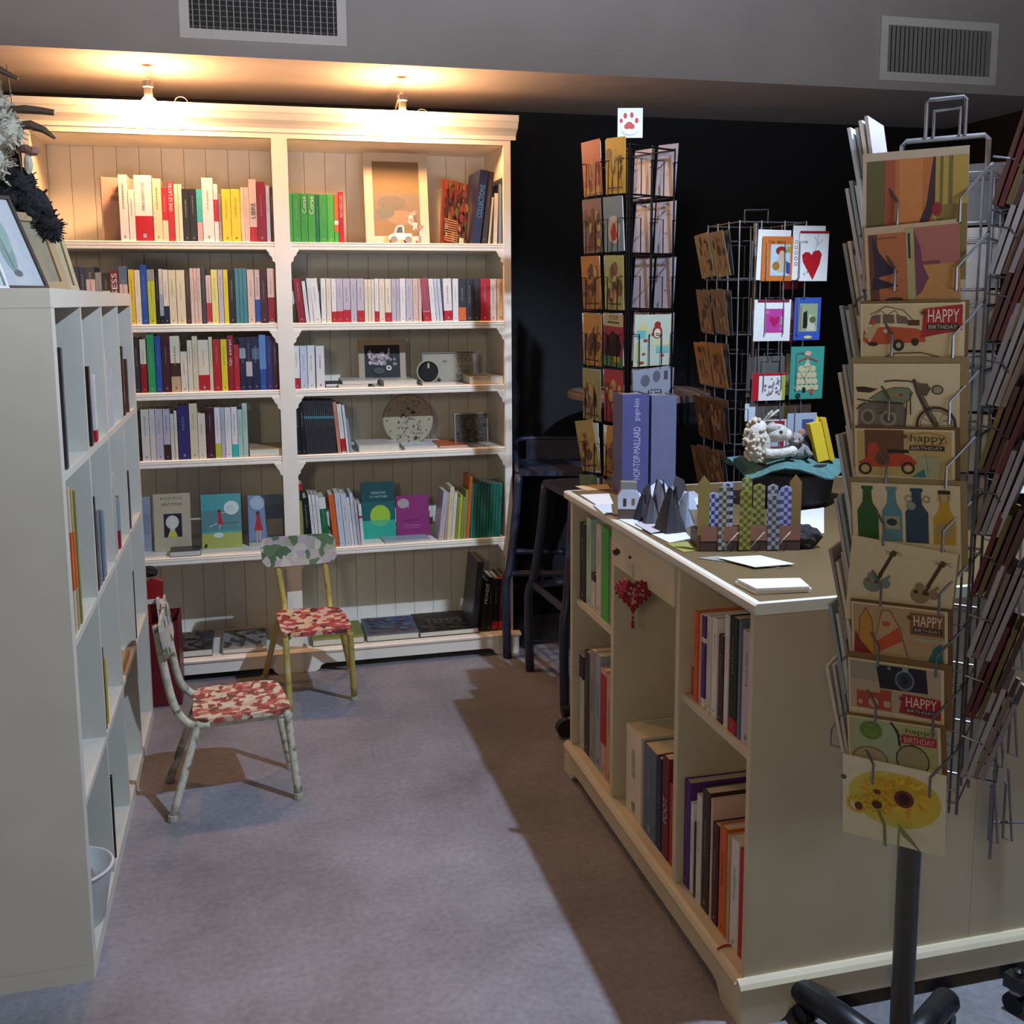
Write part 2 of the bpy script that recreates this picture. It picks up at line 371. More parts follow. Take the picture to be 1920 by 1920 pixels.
ORD = ['first', 'second', 'third', 'fourth', 'fifth', 'sixth', 'seventh', 'eighth', 'ninth', 'tenth', 'eleventh', 'twelfth', 'thirteenth', 'fourteenth', 'fifteenth', 'sixteenth', 'seventeenth', 'eighteenth', 'nineteenth', 'twentieth', 'twenty-first', 'twenty-second', 'twenty-third', 'twenty-fourth', 'twenty-fifth', 'twenty-sixth', 'twenty-seventh', 'twenty-eighth', 'twenty-ninth', 'thirtieth', 'thirty-first', 'thirty-second', 'thirty-third', 'thirty-fourth', 'thirty-fifth', 'thirty-sixth', 'thirty-seventh', 'thirty-eighth', 'thirty-ninth', 'fortieth', 'forty-first', 'forty-second', 'forty-third', 'forty-fourth', 'forty-fifth']
def book(loc, w, h, d, col, bands=(), text=None, lean=0, rz=0, label='', group=None, mat=None, cover_print=None, tick=True, rot=None):
    """spine at y=0 facing -y, thickness along x from 0, standing on z=0"""
    mat = mat or GLOSS; c = C(col); t = min(.0016, w*.15)
    rt = rot or (0, -lean, rz)
    mb = M()
    if w > .012:
        mb.prism([(0, 0), (w, 0), (w, d), (w-t, d), (w-t, t*1.3), (t, t*1.3), (t, d), (0, d)], 'z', 0, h, c)
    else:
        mb.prism([(0, .0004), (w*.5, 0), (w, .0004), (w, d), (w-t, d), (w-t, t), (t, t), (t, d), (0, d)], 'z', 0, h, c)
    tg = dict(label=label, category='book')
    if group: tg['group'] = group
    o = mb.obj('book', mat, loc=loc, rot=rt, **tg)
    M().box(t, w-t, t, d-.003, .002, h-.003, PAGEC).obj('pages', PAPER, o)
    for (z0, z1, bc) in bands:
        q = M(); e = .0005
        q.prism([(-e, -e), (w+e, -e), (w+e, d*.96), (w+e*.2, d*.96), (w+e*.2, e*.2), (-e*.2, e*.2), (-e*.2, d*.96), (-e, d*.96)], 'z', h*z0+.0006, h*z1-.0004, C(bc))
        q.obj('cover_band', mat, o)
    lum = sum(c)/3; ic = tuple(q_*.5+.22 for q_ in c) if lum < .25 else srgb('#4a443e')
    if text:
        txt, u0, u1, tcol = text[:4]; q = M(); vs, fs = text_shape(txt)
        q.mesh([(w*(.80-.6*yy), -.0011, h*(u0+(u1-u0)*x)) for x, yy in vs], fs, C(tcol)); q.obj('spine_title', mat, o)
    elif tick and w > .006:
        rr = random.Random(int((loc[0]+5)*9973+(loc[2])*77)); q = M(); z = h*rr.uniform(.42, .55); z2 = h*rr.uniform(.75, .9); tw = w*rr.uniform(.07, .13)
        cc = ic if lum < .25 else tuple(q_*rr.choice([.35, .5, .6]) for q_ in c)
        while z < z2:
            L = rr.uniform(.002, .006); q.face([(w*.5-tw, -.0011, z), (w*.5+tw*rr.uniform(.3, 1), -.0011, z), (w*.5+tw*rr.uniform(.3, 1), -.0011, z+L*.7), (w*.5-tw, -.0011, z+L*.7)], cc); z += L+rr.uniform(.001, .003)
        q.face([(w*.4, -.0011, h*.05), (w*.6, -.0011, h*.05), (w*.6, -.0011, h*.05+w*.25), (w*.4, -.0011, h*.05+w*.25)], cc)
        q.obj('spine_title', mat, o)
    if cover_print:
        side, items = cover_print; q = M(); draw(q, d, h, items, y0=0)
        # place on cover board: rotate print so that face -y -> -x (left board) or +x
        if side == 'L': q.xf(Matrix(((0, 1, 0, -.0003), (-1, 0, 0, d), (0, 0, 1, 0), (0, 0, 0, 1))))
        else: q.xf(Matrix(((0, -1, 0, w+.0003), (1, 0, 0, 0), (0, 0, 1, 0), (0, 0, 0, 1))))
        q.obj('cover_print', mat, o)
    return o
ORIG = {'z1': (0, 0, 3.4286), 'z2': (180, 260, 5.0526), 'z3': (500, 240, 4), 'z4': (220, 600, 5.647), 'z5': (540, 620, 4.3636), 'za': (240, 850, 4.174), 'zb': (540, 850, 4.174)}
def shelfrow(zm, zbase, ybase, entries, where, group, y=4.100, depth=.13, minh=.0):
    ox, oy, sc = ORIG[zm]; k = 0
    for en in entries:
        b0, b1, top, col = en[:4]; opt = en[4] if len(en) > 4 else {}
        yb = ybase + opt.get('dy', 0)
        p0 = onY(y, ox+b0/sc, oy+yb/sc); p1 = onY(y, ox+b1/sc, oy+yb/sc)
        w = max(.004, p1.x-p0.x-.0006); hh = onY(y, ox+b0/sc, oy+top/sc).z - zbase
        lp = opt.get('lean', 0)/sc   # px of extra lean at the top (negative = left)
        px_h = (yb-top)/sc; lean = math.atan2(-lp, px_h) if lp else 0
        if lean: hh = hh/math.cos(lean)
        bands = []
        for bd in opt.get('bands', ()):
            q0, q1, bc = bd; bands.append(((yb-q1)/(yb-top), (yb-q0)/(yb-top), bc))
        bands = [(max(0, a), min(1, b_), c_) for a, b_, c_ in bands]
        size = 'tall' if hh > .225 and not opt.get('d') and len(bands) < 2 else ('short' if hh < .17 else '')
        thick = 'thick' if w > .03 else ('slim' if w < .014 else '')
        ft = ''
        if bands:
            nm = {v: v for v in PAL}.get(bands[0][2], 'contrasting'); ft = f' with {nm} band'
        if opt.get('d'): ft = ' '+opt['d']
        nmcol = opt.get('cn', col)
        lab = ' '.join(f'{size} {thick} {nmcol} book{ft}, {ORD[k]} from left, {where}'.split())
        x = p0.x + (.0003)
        z = zbase
        if lean > 0: # top goes left: pivot at left-bottom raised corner
            z += w*math.sin(lean)*0
        dd = opt.get('depth', min(depth, .34))
        rot_l = lean
        o = book((x, y+opt.get('in', 0), z+.0003), w, hh, dd, col, bands, opt.get('text'), rot_l, 0, lab, group)
        if lean < 0:   # leaning right: pivot about right-bottom corner
            a = -rot_l; o.location = (x + w - w*math.cos(a), y+opt.get('in', 0), z+.0003+w*math.sin(a))
        k += 1
B = lambda *bs, **k: dict(bands=bs, **k)
# ---- row 1 left
shelfrow('z2', 1.685, 990, [
 (240,322,340,'white'), (326,385,480,'white'), (387,552,345,'white',B((742,990,'red'))), (557,640,378,'cream'), (642,695,460,'cream',B((460,785,'red'))),
 (697,756,410,'red',dict(text=('VIVE LE LATIN', .50, .97, 'white'), d='titled VIVE LE LATIN')), (759,795,432,'cream'), (797,832,430,'ivory'), (836,898,476,'black'), (901,964,476,'black'),
 (969,1019,480,'rose',B((480,800,'turquoise'))), (1022,1128,370,'white'), (1131,1171,430,'white',B((580,795,'red'))), (1174,1202,520,'pink',{'in':.01}), (1206,1289,478,'yellow'), (1293,1378,478,'yellow'),
 (1385,1414,462,'cream'), (1417,1463,462,'pink'), (1466,1534,385,'pink',B((845,990,'red'), text=('LIBRE', .38, .62, 'black'), d='with black lettering and red foot')), (1537,1619,410,'crimson'), (1623,1659,445,'lilac'), (1662,1697,458,'brown')],
 'top shelf, left bookcase', 'books on the top shelf of the left bookcase')
# angled mauve book at the left of that row
book((onY(4.2,193,450).x, 4.20, 1.6853), .012, onY(4.2,192,332).z-1.685, .13, '#b79a90', rz=R(-62), label='mauve book turned cover-out at the left end of the top shelf row', group='books on the top shelf of the left bookcase', cover_print=('R', [('r','#a08078',.3,.15,.7,.22),('r','#9c7a78',.25,.28,.75,.36)]))
# ---- row 1 right
shelfrow('z3', 1.685, 880, [
 (143,202,488,'green'), (204,262,489,'green'), (264,314,492,'green',dict(text=('Corse', .60, .94, 'white'), d='titled Corse')), (316,372,494,'green',dict(text=('Corse', .58, .95, 'white'), d='titled Corse')), (374,400,500,'darkgreen'), (402,460,498,'green'), (462,510,500,'brightgreen'),
 (513,544,498,'brightgreen',B((705,740,'white'),(740,800,'orange'),(498,700,'orange'))), (547,584,478,'red',dict(text=('RECHERCHES', .5, .93, 'pink'), d='with pale lettering'))],
 'top shelf, right bookcase', 'books on the top shelf of the right bookcase')
# ---- row 2 left
shelfrow('z1', 1.380, 2060, [
 (445,488,1712,'red'), (490,526,1716,'navy'), (528,566,1720,'navy'), (568,626,1715,'pink',B((1715,1790,'charcoal'))), (628,668,1752,'grey'), (670,718,1752,'ivory',B((1752,1860,'black'))), (720,778,1740,'darkred',dict(text=('SESS', .55, .95, 'white'))), (780,832,1712,'pink',B((1712,1820,'slate')))],
 'second shelf, left bookcase, above low unit', 'books on the second shelf of the left bookcase')
shelfrow('z2', 1.380, 1772, [
 (330,384,1240,'gold'), (387,440,1245,'ivory'), (443,502,1195,'blue'), (506,575,1240,'lime',B((1240,1350,'grey'))), (579,612,1235,'black'), (615,650,1235,'offwhite',B((1480,1690,'greyblue'),(1690,1772,'black'))),
 (653,703,1242,'ivory',B((1595,1772,'navy'))), (706,774,1245,'cream'), (778,860,1245,'cream'), (864,905,1245,'brown'), (908,941,1228,'pink'), (943,974,1228,'pink'), (976,1009,1228,'pink'), (1014,1054,1225,'charcoal'), (1057,1105,1295,'pink',B((1565,1755,'red'))),
 (1108,1169,1242,'paleyellow'), (1173,1219,1242,'lilac'), (1223,1266,1242,'yellow'), (1270,1330,1250,'black'), (1333,1368,1228,'teal'), (1370,1404,1228,'teal'), (1406,1443,1228,'teal'), (1448,1513,1240,'pink'), (1518,1565,1242,'pink',B((1535,1760,'blue'))), (1568,1632,1250,'maroon'), (1637,1704,1230,'pink',B((1515,1760,'crimson'))), (1707,1736,1255,'brown')],
 'second shelf, left bookcase', 'books on the second shelf of the left bookcase')
# ---- row 2 right
shelfrow('z3', 1.380, 1470, [
 (172,195,1130,'white'), (240,294,1130,'crimson',dict(lean=-32)), (298,324,1150,'white',dict(lean=-28)), (327,355,1128,'white',dict(lean=-22)), (358,411,1130,'white',dict(lean=-26)), (414,450,1128,'white'), (453,489,1128,'ivory'),
 (492,528,1130,'white',B((1385,1470,'red'))), (530,577,1130,'lilac',B((1382,1470,'red'))), (579,632,1130,'lilac',B((1372,1470,'red'))), (635,680,1130,'lilac'), (683,735,1130,'lilac',B((1378,1470,'red'))), (738,764,1135,'ivory'), (766,789,1135,'ivory'), (791,813,1135,'ivory'),
 (816,845,1130,'white',B((1385,1470,'red'))), (848,890,1132,'ivory'), (893,938,1132,'ivory',B((1395,1470,'red'))), (941,974,1132,'lilac'), (976,1000,1132,'lilac'), (1003,1045,1130,'white'), (1048,1099,1130,'lilac'), (1101,1139,1130,'pink'), (1142,1165,1130,'pink'),
 (1178,1234,1130,'rose',B((1395,1470,'red'),(1130,1390,'#9a4a56'),lean=-26,d='patterned red')), (1238,1274,1132,'white',dict(lean=-24)), (1277,1300,1132,'iceblue',dict(lean=-24)), (1303,1326,1132,'iceblue',dict(lean=-24)), (1335,1395,1130,'white',B((1385,1465,'red'),lean=-10)), (1398,1440,1130,'white'),
 (1443,1496,1130,'charcoal',B((1360,1465,'orange'))), (1499,1550,1130,'charcoal'), (1552,1602,1130,'charcoal'), (1605,1674,1130,'red'), (1678,1724,1132,'pink'), (1728,1788,1132,'tan')],
 'second shelf, right bookcase', 'books on the second shelf of the right bookcase')
# ---- row 3 left
shelfrow('z4', 1.125, 800, [
 (190,255,190,'charcoal'), (262,326,205,'ivory',B((478,800,'crimson'))), (336,416,152,'emerald'), (421,486,170,'blue'), (490,577,165,'maroon'), (582,680,170,'tan',B((170,475,'ivory'),(475,625,'brown'))), (685,757,335,'ivory'), (761,812,215,'ivory'), (815,870,172,'cream'), (873,985,212,'ivory',B((612,790,'red'))),
 (989,1026,180,'cream'), (1031,1110,205,'red'), (1115,1180,205,'yellow'), (1186,1246,165,'crimson',dict(text=('Qi serpi', .45, .92, 'white'))), (1250,1307,260,'red'), (1311,1374,185,'navy',B((310,430,'greyblue'))), (1377,1440,180,'navy',B((465,640,'lilac'))), (1443,1516,178,'navy',B((310,440,'slate'))), (1520,1588,158,'blue',B((158,560,'skyblue'))), (1592,1654,170,'indigo'), (1656,1716,172,'maroon')],
 'third shelf, left bookcase', 'books on the third shelf of the left bookcase')
# ---- row 3 right
shelfrow('z5', 1.125, 500, [(52,103,125,'white',B((405,500,'red'))), (107,165,125,'iceblue'), (168,228,122,'white'), (236,305,125,'white')], 'third shelf, right bookcase', 'books on the third shelf of the right bookcase')
# ---- row 4 left
shelfrow('z4', .867, 1522, [
 (240,266,960,'black'), (272,358,950,'offwhite'), (362,419,945,'offwhite'), (422,502,945,'lilac'), (506,575,945,'lilac',B((1345,1522,'brown'))), (579,619,995,'offwhite'), (622,652,960,'ivory'), (657,778,910,'indigo'), (784,868,885,'cream'), (871,951,990,'ivory'), (959,1043,930,'maroon',dict(dy=-10)), (1048,1108,928,'white',B((1340,1510,'lime'),dy=-12)),
 (1111,1154,928,'lilac',dict(dy=-12)), (1157,1221,928,'white',dict(dy=-16)), (1225,1287,922,'white',B((1350,1500,'turquoise'),dy=-20)), (1290,1338,948,'mint',dict(dy=-28)), (1341,1393,882,'mint',dict(dy=-34))],
 'fourth shelf, left bookcase', 'books on the fourth shelf of the left bookcase')
# ---- row 4 right
ser = [(75+ (0), 112, 590, 'black', dict(lean=-12)), (116, 155, 580, 'black', dict(lean=-16))]
for i in range(15):
    a = 160+i*16.2; ser.append((a, a+15, 572, 'charcoal', B((705, 728, 'teal'), lean=-28, cn='dark')))
ser += [(411,438,585,'salmon',dict(lean=-36)), (442,478,603,'white',B((905,1020,'red'),lean=-36)), (484,504,610,'white',dict(lean=-36)), (508,527,725,'greyblue',dict(lean=-30))]
shelfrow('z5', .867, 1030, ser, 'fourth shelf, right bookcase', 'books on the fourth shelf of the right bookcase')
# ---- row 5 right (bottoms at about y 1785 of zoom 5)
shelfrow('zb', .490, 752, [
 (80,128,240,'olive',B((240,290,'red'),(290,372,'black'))), (136,190,350,'black',dict(lean=-16)), (200,222,325,'white',dict(lean=-30)), (225,250,325,'white',dict(lean=-30)), (253,278,330,'white',dict(lean=-30)), (282,332,345,'darkgreen',B((345,440,'white'),lean=-32)), (362,404,325,'orange',dict(lean=-36)),
 (408,452,312,'iceblue',dict(lean=-36)), (455,498,318,'iceblue',dict(lean=-36)), (500,522,345,'white',dict(lean=-36)), (524,549,310,'iceblue',dict(lean=-36)), (552,574,375,'lilac',dict(lean=-30)), (577,601,400,'white',B((500,520,'crimson'),lean=-22))],
 'fifth shelf, right bookcase', 'books standing on the fifth shelf of the right bookcase')
tl = [(1180,1218,305,'lilac',dict(lean=44)), (1221,1240,310,'tan',dict(lean=40)), (1243,1275,268,'cream',dict(lean=36)), (1277,1303,312,'ivory',dict(lean=32)), (1306,1324,345,'olive',dict(lean=30)), (1326,1346,330,'lime',dict(lean=30)), (1348,1368,345,'olive',dict(lean=30)), (1370,1392,290,'olive',dict(lean=30)), (1395,1418,185,'orange',dict(lean=36))]
for i in range(10):
    a = 1424+i*24; tl.append((a, a+22, 240, 'tealgreen', dict(lean=24, cn='teal')))
shelfrow('zb', .490, 690, tl, 'right end of fifth shelf, right bookcase', 'leaning books on the fifth shelf of the right bookcase')
# ---- leaning dark books, row 6 right
shelfrow('zb', .089, 1400, [(1430,1480,860,'charcoal',dict(lean=60,depth=.20)), (1500,1545,1010,'black',dict(lean=50,text=('MONDE', .55, .95, 'white'))), (1550,1590,975,'black',dict(lean=30)), (1595,1640,970,'black',B((1330,1395,'red'),(955,985,'orange'),lean=20)), (1645,1690,965,'maroon',B((1330,1395,'red'),(965,990,'orange'),lean=14))],
 'bottom shelf, right bookcase', 'dark books at the right end of the bottom shelf')

# cover-out books: front plane facing -y
def faceout(px, yb, zb, col, items, label, group, depth=.02, tilt=R(8), rz=0, plane=4.2, grey=None):
    (x0, y0), (x1, _), yt = px[0], px[1], px[2]
    a = onY(plane, x0, yb); b_ = onY(plane, x1, yb); top = onY(plane, x0, yt).z
    w = b_.x-a.x; h = (top-zb)/math.cos(tilt)
    mb = M(); c = C(col); mb.box(0, w, 0, .0018, 0, h, c); mb.box(0, w, depth-.0018, depth, 0, h, c); mb.box(0, .002, .0018, depth-.0018, 0, h, c)
    o = mb.obj('book', GLOSS, loc=(a.x, plane, zb+.0006), rot=(-tilt, 0, rz), label=label, category='book', group=group)
    M().box(.002, w-.003, .0018, depth-.0018, .002, h-.002, PAGEC).obj('pages', PAPER, o)
    q = M(); draw(q, w, h, items, y0=-.0002); q.obj('cover_print', GLOSS, o)
    return o
g5 = 'cover-out books on the fifth shelf of the left bookcase'
faceout(((291,0),(360,0),930), 1040, .490, '#b9ad93', [('t','#6a5a4c',.2,.06,.8,.1,'ESSAIS'),('t','#5a3a34',.22,.16,.78,.21,'SAINT AMOUR'),('r','#2a2838',.27,.35,.76,.76),('e','#cfcabb',.5,.50,.18,.12),('e','#c8c2ae',.5,.60,.07,.12),('p','#c9c24a',[(.36,.76),(.64,.76),(.58,.66),(.42,.66)]),('e','#d8d2c2',.5,.53,.09,.09)], 'cream book with black framed drawing of a pale-haired woman, fifth shelf', g5)
faceout(((380,0),(455,0),931), 1038, .490, '#2f8c90', [('r','#4f9e9e',0,0,1,.72),('r','#58868a',0,.3,1,.68),('r','#a8ab55',0,.72,1,1),('e','#cfdcd6',.76,.26,.19,.13),('e','#c2d2cc',.73,.28,.12,.07),('p','#b0303a',[(.4,.56),(.55,.56),(.5,.42),(.5,.34),(.42,.34),(.42,.44)]),('e','#5a3028',.45,.31,.04,.03),('l','#d8b8a0',.02,[(.46,.56),(.44,.66)]),('l','#d8b8a0',.02,[(.5,.36),(.66,.33)]),('l','#c8d4d0',.02,[(.4,.54),(.2,.60)]),('e','#c8d2c8',.42,.76,.13,.05),('t','#3f6a6a',.58,.52,.9,.56,'LA LUNE'),('p','#1c2224',[(.05,.98),(.12,.98),(.13,.92),(.08,.91)])], 'teal and lime cover-out book with red-dressed dancer and moon', g5, depth=.03)
faceout(((468,0),(532,0),932), 1030, .490, '#4f6f96', [('r','#6f86a8',0,0,.5,.9),('e','#9fb3c8',.28,.15,.22,.14),('r','#42597a',.5,.2,1,.6),('r','#8f8a82',.55,.48,1,.8),('p','#a82a34',[(.16,.70),(.42,.70),(.36,.52),(.34,.40),(.24,.40),(.22,.52)]),('e','#6a2a22',.28,.36,.06,.05),('r','#c8a08c',.22,.70,.26,.92),('r','#c8a08c',.31,.70,.35,.92),('r','#a8a898',0,.93,1,1)], 'blue cover-out book with a standing woman in red dress', g5, depth=.022)
faceout(((262,0),(286,0),935), 1032, .490, '#8d96a6', [('r','#7f889c',.1,.3,.9,.7)], 'pale blue-grey book at the left end of the fifth shelf', g5, plane=4.22)
g6 = 'cover-out books on the fifth shelf of the right bookcase'
faceout(((680,0),(743,0),908), 1008, .490, '#174a4c', [('r','#1c5f60',0,.35,1,.68),('r','#2fa58c',0,.68,1,1),('t','#a8c4bc',.3,.17,.72,.21,'MEDECINE'),('t','#a8c4bc',.26,.24,.78,.28,'ET NATURE'),('e','#9cc23a',.55,.60,.30,.19,24),('r','#55b47c',.27,.68,.84,.72),('p','#5fb27c',[(.3,.72),(.8,.72),(.66,.78),(.42,.78)])], 'dark green cover-out book with lime green circle', g6)
faceout(((745,0),(806,0),933), 1004, .490, '#8f2f70', [('e','#a9a09a',.22,.18,.18,.12),('p','#a9a09a',[(.3,.24),(.4,.32),(.36,.2)]),('t','#5c1f4a',.25,.58,.7,.63,'LES MOTS'),('r','#b87aa4',.22,.72,.72,.735),('r','#b87aa4',.2,.78,.7,.79)], 'magenta cover-out book with grey speech bubble', g6, depth=.016)
# big picture book leaning on the top right shelf
shelfrow('z3', 1.685, 885, [(1735,1745,420,'slate',dict(lean=8)), (1745,1756,420,'greyblue',dict(lean=4)), (1758,1770,440,'slate')], 'far right of top shelf, right bookcase', 'books leaning at the right end of the top shelf')
lean1 = [(1536,1600,318,'navy',dict(lean=78,depth=.22,cn='navy',d='with white lettering',text=('COLLECTIONS',.35,.8,'skyblue'))), (1612,1650,330,'brown',dict(lean=68,depth=.20)), (1660,1676,520,'cream',dict(lean=36)), (1700,1728,490,'ivory',dict(lean=14))]
shelfrow('z3', 1.685, 885, lean1, 'right end of top shelf, right bookcase', 'books leaning at the right end of the top shelf')
faceout(((828,0),(884,0),330), 461, 1.685, '#5a2c22', [('r','#7a3a2a',0,0,1,1)]+blot(3, 90, ['#8c3c2c','#6c2a28','#a4683a','#4a2a24','#6a5234','#94504a','#a98460','#3a2428','#7c3a44','#5a6040'], (.04,.04,.96,.96), .035, .09)+[('r','#c9a070',.05,.62+.035*i,.55,.632+.035*i) for i in range(10)]+[('r','#d8c8a8',.62,.86,.8,.95)], 'large autumn-coloured picture book leaning cover-out on top shelf', 'books leaning at the right end of the top shelf', depth=.014, tilt=R(12), rz=R(-14), plane=4.14).rotation_euler = (R(-10), R(9), R(22))

# flat-lying books
def flatbook(x0, x1, y0, z0, d, t, col, label, group, rz=0, items=None):
    w = x1-x0; c = C(col); mb = M(); k = min(.0016, t*.2)
    mb.box(0, w, 0, d, 0, k, c); mb.box(0, w, 0, d, t-k, t, c); mb.box(0, w, d-k, d, k, t-k, c)
    o = mb.obj('book', GLOSS, loc=(x0, y0, z0+.0004), rz=rz, label=label, category='book', group=group)
    M().box(.002, w-.002, .002, d-k, k, t-k, srgb('#d8d2c0')).obj('pages', PAPER, o)
    if items:
        q = M(); draw(q, w, d, items, y0=0); q.xf(T(0, 0, t+.0003) @ RX(-math.pi/2) @ Matrix.Scale(1, 4)); q.xf(Matrix.Identity(4))
        q.obj('cover_print', GLOSS, o)
    return o
def fb(zm, a, b_, yt, yb, zb, col, label, group, y=4.10, d=.18, rz=0, items=None):
    ox, oy, sc = ORIG[zm]; p = onY(y, ox+a/sc, oy+yb/sc); q = onY(y, ox+b_/sc, oy+yb/sc); t = max(.006, (yb-yt)/sc/470)
    return flatbook(p.x, q.x, y, zb, d, t, col, label, group, rz, items)
gf = 'books lying flat on the shelves'
fb('z5',310,440,462,492,1.125,'black','black book lying flat beside white spines, third shelf right',gf,d=.15,y=4.14)
o_ = fb('z5',415,660,472,495,1.125,'white','lower white book lying flat under another, third shelf right',gf)
fb('z5',445,735,440,468,1.125+.0125,'offwhite','upper white book lying flat on another, third shelf right',gf,y=4.11)
fb('z5',785,1060,434,482,1.125,'ivory','thick cream book lying flat before flower picture, third shelf right',gf)
fb('z5',1100,1378,450,472,1.125,'offwhite','thin book lying flat before the framed lettering, third shelf right',gf)
fb('z5',1490,1785,398,465,1.125,'tan','thick tan book lying flat at right end, third shelf right',gf)
fb('z5',580,915,965,1020,.867,'offwhite','thick white book lying flat left of round clock, fourth shelf right',gf)
fb('z5',955,1225,975,1003,.867,'white','thin white book lying flat under round clock, fourth shelf right',gf)
fb('z5',1240,1480,975,990,.867,'orange','thin orange-brown book lying flat, fourth shelf right',gf,y=4.14)
fb('z4',1400,1775,1405,1480,.867,'tan','thick tan book lying flat beside mint books, fourth shelf left',gf)
fb('za',330,570,790,835,.490,'charcoal','dark-covered book lying flat before the cream portrait book, fifth shelf',gf,d=.08,y=4.09)
o = fb('zb',760,1120,700,712,.490,'greyblue','open magazine lying flat on fifth shelf, right bookcase',gf,d=.13,y=4.10,rz=R(4)); 
g7 = 'large books lying flat on the bottom shelves'
fb('za',395,662,1555,1608,.089,'charcoal','dark photo book lying flat at left of bottom shelf, left bookcase',g7,y=4.085,d=.24,items=blot(5,30,['#3a3a3c','#5a5450','#2a2628','#6a5a4a'],(.08,.08,.92,.92),.05,.14))
fb('za',740,1090,1550,1590,.089,'grey','grey patterned photo book lying flat, bottom shelf, left bookcase',g7,y=4.085,d=.24,items=blot(6,40,['#5a5650','#7a746c','#4a4644','#8a8278'],(.06,.08,.94,.92),.04,.1))
fb('zb',195,600,1478,1530,.089,'olive','green-grey book lying flat behind the front chair legs, bottom shelf',g7,y=4.085,d=.22)
fb('zb',620,1028,1440,1490,.089,'slate','blue landscape photo book lying flat, bottom shelf, right bookcase',g7,y=4.085,d=.24,items=[('r','#4a5a78',.1,.08,.95,.4),('r','#5a5a66',.05,.45,.95,.7),('r','#3a4a8a',.65,.05,.98,.3),('r','#6a5a60',.05,.72,.95,.92)]+blot(8,26,['#6a7088','#4a4a58','#7a7a8c','#5a4a50'],(.08,.1,.9,.9),.04,.1))
fb('zb',1035,1495,1408,1452,.089,'black','black book titled TEMPS lying flat, bottom shelf, right bookcase',g7,y=4.085,d=.26,items=[('t','#6a6862',.18,.36,.8,.58,'TEMPS')]+blot(9,20,['#3a3630','#2a2a28','#4a443a'],(.08,.65,.9,.95),.03,.08))
# ================================================================== ORNAMENTS ON THE SHELVES
def framed(px, plane, zb, fw, fcol, incol, items, label, cat='picture frame', tilt=R(7), thick=.015, rz=0, nm='picture_frame', mat=None):
    x0, x1, yt, yb = px; a = onY(plane, x0, yb); b_ = onY(plane, x1, yb); zt = onY(plane, x0, yt).z; w = b_.x-a.x; h = (zt-zb)/math.cos(tilt)
    e = empty(nm, (a.x, plane, zb+.0005), rot=(-tilt, 0, rz), label=label, category=cat)
    mb = M(); fc = C(fcol)
    mb.box(0, w, 0, thick, 0, fw, fc).box(0, w, 0, thick, h-fw, h, fc).box(0, fw, 0, thick, fw, h-fw, fc).box(w-fw, w, 0, thick, fw, h-fw, fc)
    mb.obj('frame', mat or WOOD, e)
    M().box(fw, w-fw, thick*.4, thick*.8, fw, h-fw, C(incol)).obj('picture', PAPER, e)
    q = M(); draw(q, w-2*fw, h-2*fw, items, y0=thick*.4-.0003, x0=fw, z1=h-fw); q.obj('print', PAPER, e)
    return e
framed((687,806,282,461), 4.22, 1.685, .034, '#cbbfa9', '#8a7258', [('r','#86704f',0,0,1,1),('r','#7c7268',0,.42,1,.8),('e','#6d6a64',.4,.55,.3,.1),('e','#94806a',.6,.75,.3,.1),('e','#6a706c',.25,.68,.2,.08)], 'white framed mirror-like picture leaning behind the toy truck', tilt=R(9))
framed((674,762,637,716), 4.25, 1.125, .024, '#a9977c', '#17161c', [('r','#1b1a22',0,0,1,1)]+blot(12,46,['#a89a9c','#c6bcba','#8d7f86','#b3a29a','#6f6a74'],(.12,.26,.88,.62),.03,.075)+[('l','#b8aeb0',.05,[(.2,.3),(.14,.16)]),('l','#b8aeb0',.05,[(.68,.28),(.7,.1)]),('e','#3f4a46',.4,.78,.16,.10),('e','#d8d4cc',.68,.70,.08,.08),('e','#2a2a2a',.68,.70,.035,.035)], 'wood framed picture of pale flowers on black', tilt=R(6))
framed((792,897,661,724), 4.25, 1.125, .006, '#6f675c', '#a59a86', [('r','#a89d88',0,0,1,1),('t','#4b443c',.62,.04,.88,.15,'I LOVE'),('t','#3f3832',.62,.17,.90,.32,'YOU'),('t','#6b6252',.60,.44,.90,.54,'TO THE MOON'),('t','#4b443c',.64,.60,.86,.71,'AND'),('t','#5b5446',.62,.76,.88,.88,'BACK'),('p','#6b6252',[(.40,.35),(.36,.27),(.39,.25),(.41,.28),(.43,.25),(.46,.27)])], 'framed print reading I LOVE YOU TO THE MOON AND BACK', tilt=R(6))
e = empty('hanging_ball', (onY(4.18, 802, 712).x, 4.17, 1.125+.052), label='round dark bauble ornament with pale rim before lettering frame', category='ornament')
M().lathe([(.002, -.012), (.036, -.012), (.042, -.004), (.042, .004), (.036, .012), (.002, .012)], (0, 0, 0), srgb('#1e1a1c'), 20, 'y').obj('disc', GLOSS, e)
M().tube([(.044*math.cos(a*math.pi/10), 0, .044*math.sin(a*math.pi/10)) for a in range(20)], .004, srgb('#b8ab93'), 6, True).obj('rim', PLAST, e)
M().box(-.004, .004, -.013, -.0121, .014, .034, srgb('#b8ab93')).obj('tag', PAPER, e)
M().prism([(0,.012),(.004,.004),(.012,.004),(.006,-.002),(.008,-.011),(0,-.005),(-.008,-.011),(-.006,-.002),(-.012,.004),(-.004,.004)], 'y', -.003, .003, srgb('#232024')).xf(T(.042, -.014, -.035)).obj('star', PLAST, e)
M().box(-.034, .034, -.02, .012, -.0515, -.040, srgb('#8c7f6a')).obj('base', WOOD, e)
